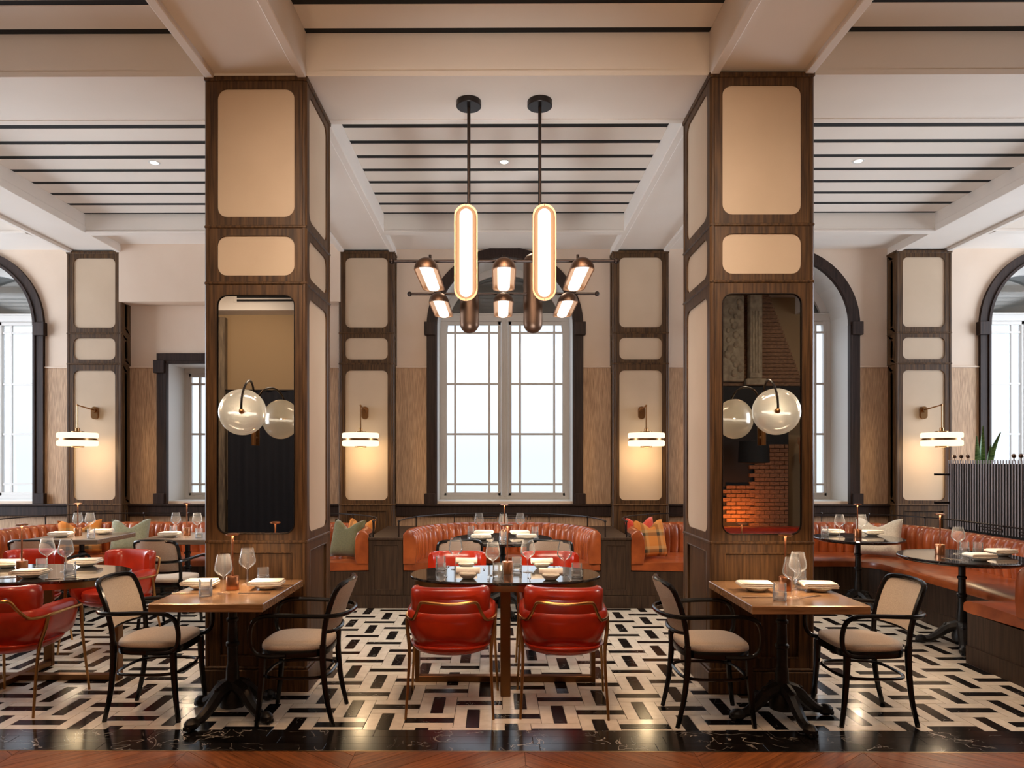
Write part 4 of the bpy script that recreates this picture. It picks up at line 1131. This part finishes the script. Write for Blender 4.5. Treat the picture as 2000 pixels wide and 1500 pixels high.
def disc_lamp(label, x, ym, s):
    t = thing('disc_lamp', label, 'lamp', (x, ym, 0))
    cx, cy, cz = x, ym-.39, 1.955
    bx = cx-s*.02
    px = x-s*.055*-1 if False else x+s*.055
    m = MB(); rings = []
    rad = .15
    pr = []
    for i in range(25):
        a = math.pi*i/24; rr = rad*math.sin(a); dd = -.055*math.cos(a)
        pr.append((max(rr+(.0018 if i % 2 else -.0005), .001), dd))
    m.lathe(pr, 48, (cx, cy, cz), 'y'); m.xf(Matrix.Translation((cx, cy, cz)) @ Matrix.Rotation(s*-.16, 4, 'Z') @ Matrix.Translation((-cx, -cy, -cz)))
    m.build('glass_disc', M['disc'], t)
    MB().tube([(cx-.09, cy+.0, cz-.002), (cx+.09, cy+.0, cz-.012)], .008, 8).build('lamp_tube', M['lampwhite'], t)
    pts = [(px, ym-.035, 1.76), (px, ym-.035, 2.0), (px, ym-.04, 2.07), (px-s*.02, ym-.10, 2.145), (px-s*.045, ym-.22, 2.178), (px-s*.066, ym-.35, 2.15), (bx, ym-.445, 2.07), (bx, ym-.465, 2.0), (bx, ym-.465, cz)]
    MB().tube(smooth_path(pts, 5), .0075, 8).build('arm', M['rail'], t)
    MB().ball((bx, ym-.462, cz), .018, 10).tube([(bx, ym-.47, cz), (bx, cy-.04, cz)], .012, 10).build('boss', M['brass'], t)
    MB().tube([(px, ym-.035, 1.745), (px, ym-.035, 1.93)], .016, 14).tube([(px, ym-.035, 1.80), (px, ym+.006, 1.80)], .012, 10).build('mount', M['brass'], t)
    light('disc_lamp_light', 'POINT', (cx, cy-.004, cz), .9, (1, .82, .58), .005)
disc_lamp('ribbed glass disc lamp on a hooked arm on the left mirror', -1.682, 4.845, -1)
disc_lamp('ribbed glass disc lamp on a hooked arm on the right mirror', 1.79, 4.815, 1)

# chandelier
ch = thing('chandelier', 'bronze chandelier of lit capsules hanging between the two columns', 'chandelier', (.03, 5.19, ZB))
for x in (-.235, .305):
    MB().cyl(.095, ZB-.045, ZB+.001, (x, 5.19), 32, .004).build('canopy', M['rail'], ch)
    MB().tube([(x, 5.19, ZB-.04), (x, 5.19, 3.07)], .0125, 10).build('rod', M['dbronze'], ch)
    MB().tube([(x, 4.84, 3.07), (x, 5.90, 3.07)], .010, 8).build('cross_bar', M['dbronze'], ch)
for y in (4.90, 5.865):
    MB().tube([(-.77, y, 3.07), (.83, y, 3.07)], .0115, 10).ball((-.775, y, 3.07), .022, 10).ball((.835, y, 3.07), .022, 10).build('bar', M['dbronze'], ch)
def capsule(center, axis, face, mat):
    """half-pill housing: axis = long direction, face = direction the lit side looks"""
    Lh, r = .345, .083
    ax, fc = Vector(axis), Vector(face); w = ax.cross(fc); c = Vector(center)
    straight = Lh-r
    m = MB(); rings = []
    sts = [(-straight-r*math.cos(math.pi/2*i/6), r*math.sin(math.pi/2*i/6)) for i in range(7)]
    sts = sts+[(-a, b) for a, b in sts[::-1]]
    for a, rr in sts:                     # outer half shell
        rr = max(rr, .002)
        rings.append([c+ax*a+(w*math.cos(t)-fc*math.sin(t))*rr for t in (math.pi*k/14 for k in range(15))])
    m.loft(rings, False, False, False); mo = m; m = MB()
    rings2 = [[c+ax*a*.955+(w*math.cos(t)-fc*math.sin(t)*.55)*max(rr*.90, .002) for t in (math.pi*k/14 for k in range(15))] for a, rr in sts]
    m.loft(rings2, False, False, False)
    for s in (0, 14):
        vs = [r_[s] for r_ in rings]+[r_[s] for r_ in rings2]; n = len(rings)
        m.add(vs, [(i, i+1, n+i+1, n+i) for i in range(n-1)])
    o = mo.build('capsule', mat, ch, True, 45); m.build('copper_lining', M['capsule'], o)
    Lt, rt = .315, .046
    st = Lt-rt; rings = []
    ss = [(-st-rt*math.cos(math.pi/2*i/5), max(rt*math.sin(math.pi/2*i/5), .001)) for i in range(6)]; ss = ss+[(-a, b) for a, b in ss[::-1]]
    for a, rr in ss: rings.append([c-fc*.012+ax*a+(w*math.cos(t)+fc*.55*math.sin(t))*rr for t in (2*math.pi*k/16 for k in range(16))])
    MB().loft(rings, True, False, False).build('light_tube', M['lampwhite'], o)
for x in (-.24, .318): capsule((x, 4.90-.05, 3.118), (0, 0, 1), (0, -1, 0), M['bronze'])
for x in (-.262, .288): capsule((x, 5.865+.05, 3.085), (0, 0, 1), (0, 1, 0), M['bronze'])
for y, zz in ((4.90, 2.935), (5.865, 2.935)):
    for x in (-.50, .03, .56):
        capsule((x, y, zz), (0, 1, 0), (0, 0, -1), M['bronze'])
        MB().tube([(x, y, 3.01), (x, y, 3.115)], .010, 8).build('hanger', M['dbronze'], ch)

# recessed spotlights in the coffers
for x, l in ((-3.4, 'small recessed spotlight in the left ceiling coffer'), (.045, 'small recessed spotlight in the middle ceiling coffer'), (3.51, 'small recessed spotlight in the right ceiling coffer')):
    t = thing('spotlight', l, 'spotlight', (x, 6.7, 4.57))
    MB().lathe([(.038, -.004), (.055, -.004), (.055, .002)], 24).build('rim', M['white'], t, False)
    MB().lathe([(0, -.003), (.038, -.003)], 24).build('lens', M['spot'], t, False)

# ------------------------------------------------------------------ slatted screen and plants on the right
sc = thing('slatted_screen', 'tall slatted dark wood screen behind the right banquette', 'screen', (5.38, 6.7, 0))
MB().box(5.396, 5.43, 5.0, 8.22, .0, 1.60).build('back_board', M['dark'], sc)
y = 8.225
while y > 5.6:
    MB().box(5.388, 5.3955, y-.0085, y+.0085, .84, 1.64, .002).build('slat', M['screen'], sc); y -= .0425
for yy in (8.09, 7.975, 7.86, 7.16, 7.06, 6.965):
    MB().tube([(5.375, yy, 1.63), (5.375, yy, 1.672)], .006, 6).ball((5.375, yy, 1.686), .023, 10).build('finial', M['bronze'], sc)
for z in (1.47, 1.13):
    MB().box(5.22, 5.43, 8.215, 8.235, z-.012, z+.012, .003).build('end_bracket', M['rail'], sc)
pl = thing('potted_plant', 'snake plant with upright leaves behind the slatted screen', 'plant', (5.63, 7.90, 0))
MB().lathe([(0, 0), (.11, 0), (.14, 1.25), (.13, 1.27), (.11, 1.22), (0, 1.20)], 24).build('planter', M['pot'], pl, False)
for (a0, dep, h, lean, w, rot) in ((-.055, .03, .84, .01, .034, .2), (-.09, -.02, .72, -.015, .03, -.3), (.0, -.03, .62, .03, .034, .1), (.02, .02, .76, .10, .036, .0), (-.03, .05, .56, -.05, .028, .5)):
    m = MB(); rings = []
    for i in range(11):
        u = i/10; ww = w*(math.sin(math.pi*(.16+.83*u)))**.7*(1.15-.25*u)+.002
        off = a0+lean*(u**2.2)-(.03*math.sin(u*math.pi) if lean > .08 else 0); z = 1.2+h*u; t_ = rot+u*.5
        dx, dy = .81*math.cos(t_)+.58*math.sin(t_), -.58*math.cos(t_)+.81*math.sin(t_)
        for_ring = []
        for q in (-1, -.5, 0, .5, 1):
            for_ring.append((off*.81+dep*.58+dx*q*ww, -off*.58+dep*.81+dy*q*ww+.012*(1-abs(q)), z))
        rings.append(for_ring)
    m.loft(rings, False, False, False); m.build('leaf', M['leaf'], pl, False, 80)

# ------------------------------------------------------------------ the other end of the room (seen in the two column mirrors)
cu = thing('curtain', 'black curtain reflected in the left column mirror', 'curtain', (-4.4, YB+.12, 0))
pts = [(-5.06+i*.04, YB+.12+.03*math.sin(i*.9)) for i in range(36)]
m = MB(); 
for a, b in zip(pts[:-1], pts[1:]): m.add([(a[0], a[1], .02), (b[0], b[1], .02), (b[0], b[1], 2.93), (a[0], a[1], 2.93)], [(0, 1, 2, 3)], True)
m.build('drape', M['curtain'], cu); MB().tube([(-5.1, YB+.12, 2.94), (-3.6, YB+.12, 2.94)], .015, 8).build('curtain_rod', M['rail'], cu)
tag(MB().box(-5.32, -5.11, YB+.002, YB+.14, 0, 4.3).build('timber_post', M['post']), 'weathered timber post reflected at the left edge of the left mirror', 'post')
tag(MB().box(-5.10, -4.95, YB+.002, YB+.06, .9, 2.93).build('wood_panel', M['post']), 'narrow timber panel beside the curtain reflected in the left mirror', 'panel')
MB().box(XL, 2.9, YB+.001, YB+.40, 4.37, 4.79).build('beam', M['ceil'], ce)
vg = thing('air_vent', 'long dark air vent reflected at the top of the left mirror', 'vent', (-4.3, YB+.40, 4.58))
for z in (4.545, 4.61): MB().box(-4.78, -3.6, YB+.39, YB+.412, z-.02, z+.02, .004).build('vent_slot', M['dark'], vg)
MB().box(-4.84, -3.54, YB+.395, YB+.406, 4.50, 4.66, .004).build('vent_frame', M['ceil'], vg)
fp = thing('fireplace', 'brick fireplace with glowing fire reflected in the right column mirror', 'fireplace', (4.6, YB, 0))
# tapering brick chimney hood built in courses
z = 2.98; k = 0
while z < 4.7:
    w = 5.47-(z-2.98)*.36
    MB().box(3.0, w, YB, YB+.42-(z-2.98)*.05, z, z+.062, .004).build('brick_course', M['brick'], fp); z += .068; k += 1
MB().box(2.9, 5.52, YB, YB+.5, 2.45, 2.97, .01).build('mantel', M['dark'], fp)
for x0, x1, a, b in ((4.46, 4.68, 3.1, 4.62), (4.40, 4.76, 2.98, 3.1)): MB().box(x0, x1, YB+.40, YB+.56, a, b, .015).build('stone_pilaster', M['stone'], fp)
for q in range(3): MB().box(4.50+q*.05, 4.525+q*.05, YB+.555, YB+.575, 3.2, 4.3, .004).build('pilaster_rib', M['stone'], fp)
m = MB().box(4.0, 4.38, YB+.40, YB+.5, 3.05, 4.6, .02)
for q in range(16): m.ball((4.19+R.uniform(-.13, .13), YB+.51, 3.2+q*.085), R.uniform(.04, .07), 8, (1, .5, 1.2))
m.build('carved_panel', M['stone'], fp)
z = .36
while z < 1.93:
    x = 4.53+(.09 if int(round(z/.075)) % 2 else 0)
    while x < 5.20:
        MB().box(x, min(x+.172, 5.22), YB, YB+.36, z, z+.066, .004).build('brick', M['brick'], fp); x += .18
    z += .075
MB().box(2.9, 5.25, YB, YB+.30, 0, 2.45).build('hearth_back', M['dark'], fp)
z = .52
while z < 1.18:
    x = 4.02+(.09 if int(round(z/.075)) % 2 else 0)
    while x < 4.50:
        MB().box(x, x+.168, YB+.30, YB+.34, z, z+.064, .004).build('hearth_brick', M['brick'], fp); x += .18
    z += .075
MB().lathe([(0, .3), (.14, .3), (.13, .5), (.12, 1.55), (.15, 1.6), (.15, 1.9), (.18, 1.95), (.18, 2.05), (0, 2.05)], 20, (5.52, YB+.5, 0)).build('stone_column', M['stone'], fp)
light('fire_light', 'AREA', (4.22, YB+.75, .55), 16, (1, .30, .06), .3, .1, aim=(4.22, YB+.3, .85))
tag(MB().lathe([(.05, 1.98), (.24, 1.97), (.26, 1.6), (.05, 1.58)], 24, (4.36, YB+1.0, 0)).build('pendant_shade', M['dark']), 'dark drum shade reflected above the fire in the right mirror', 'lampshade')
tag(MB().box(3.5, 5.7, YB+.95, YB+1.3, .1, .51, .06).build('bench', M['red']), 'red leather bench reflected at the bottom of the right mirror', 'bench')
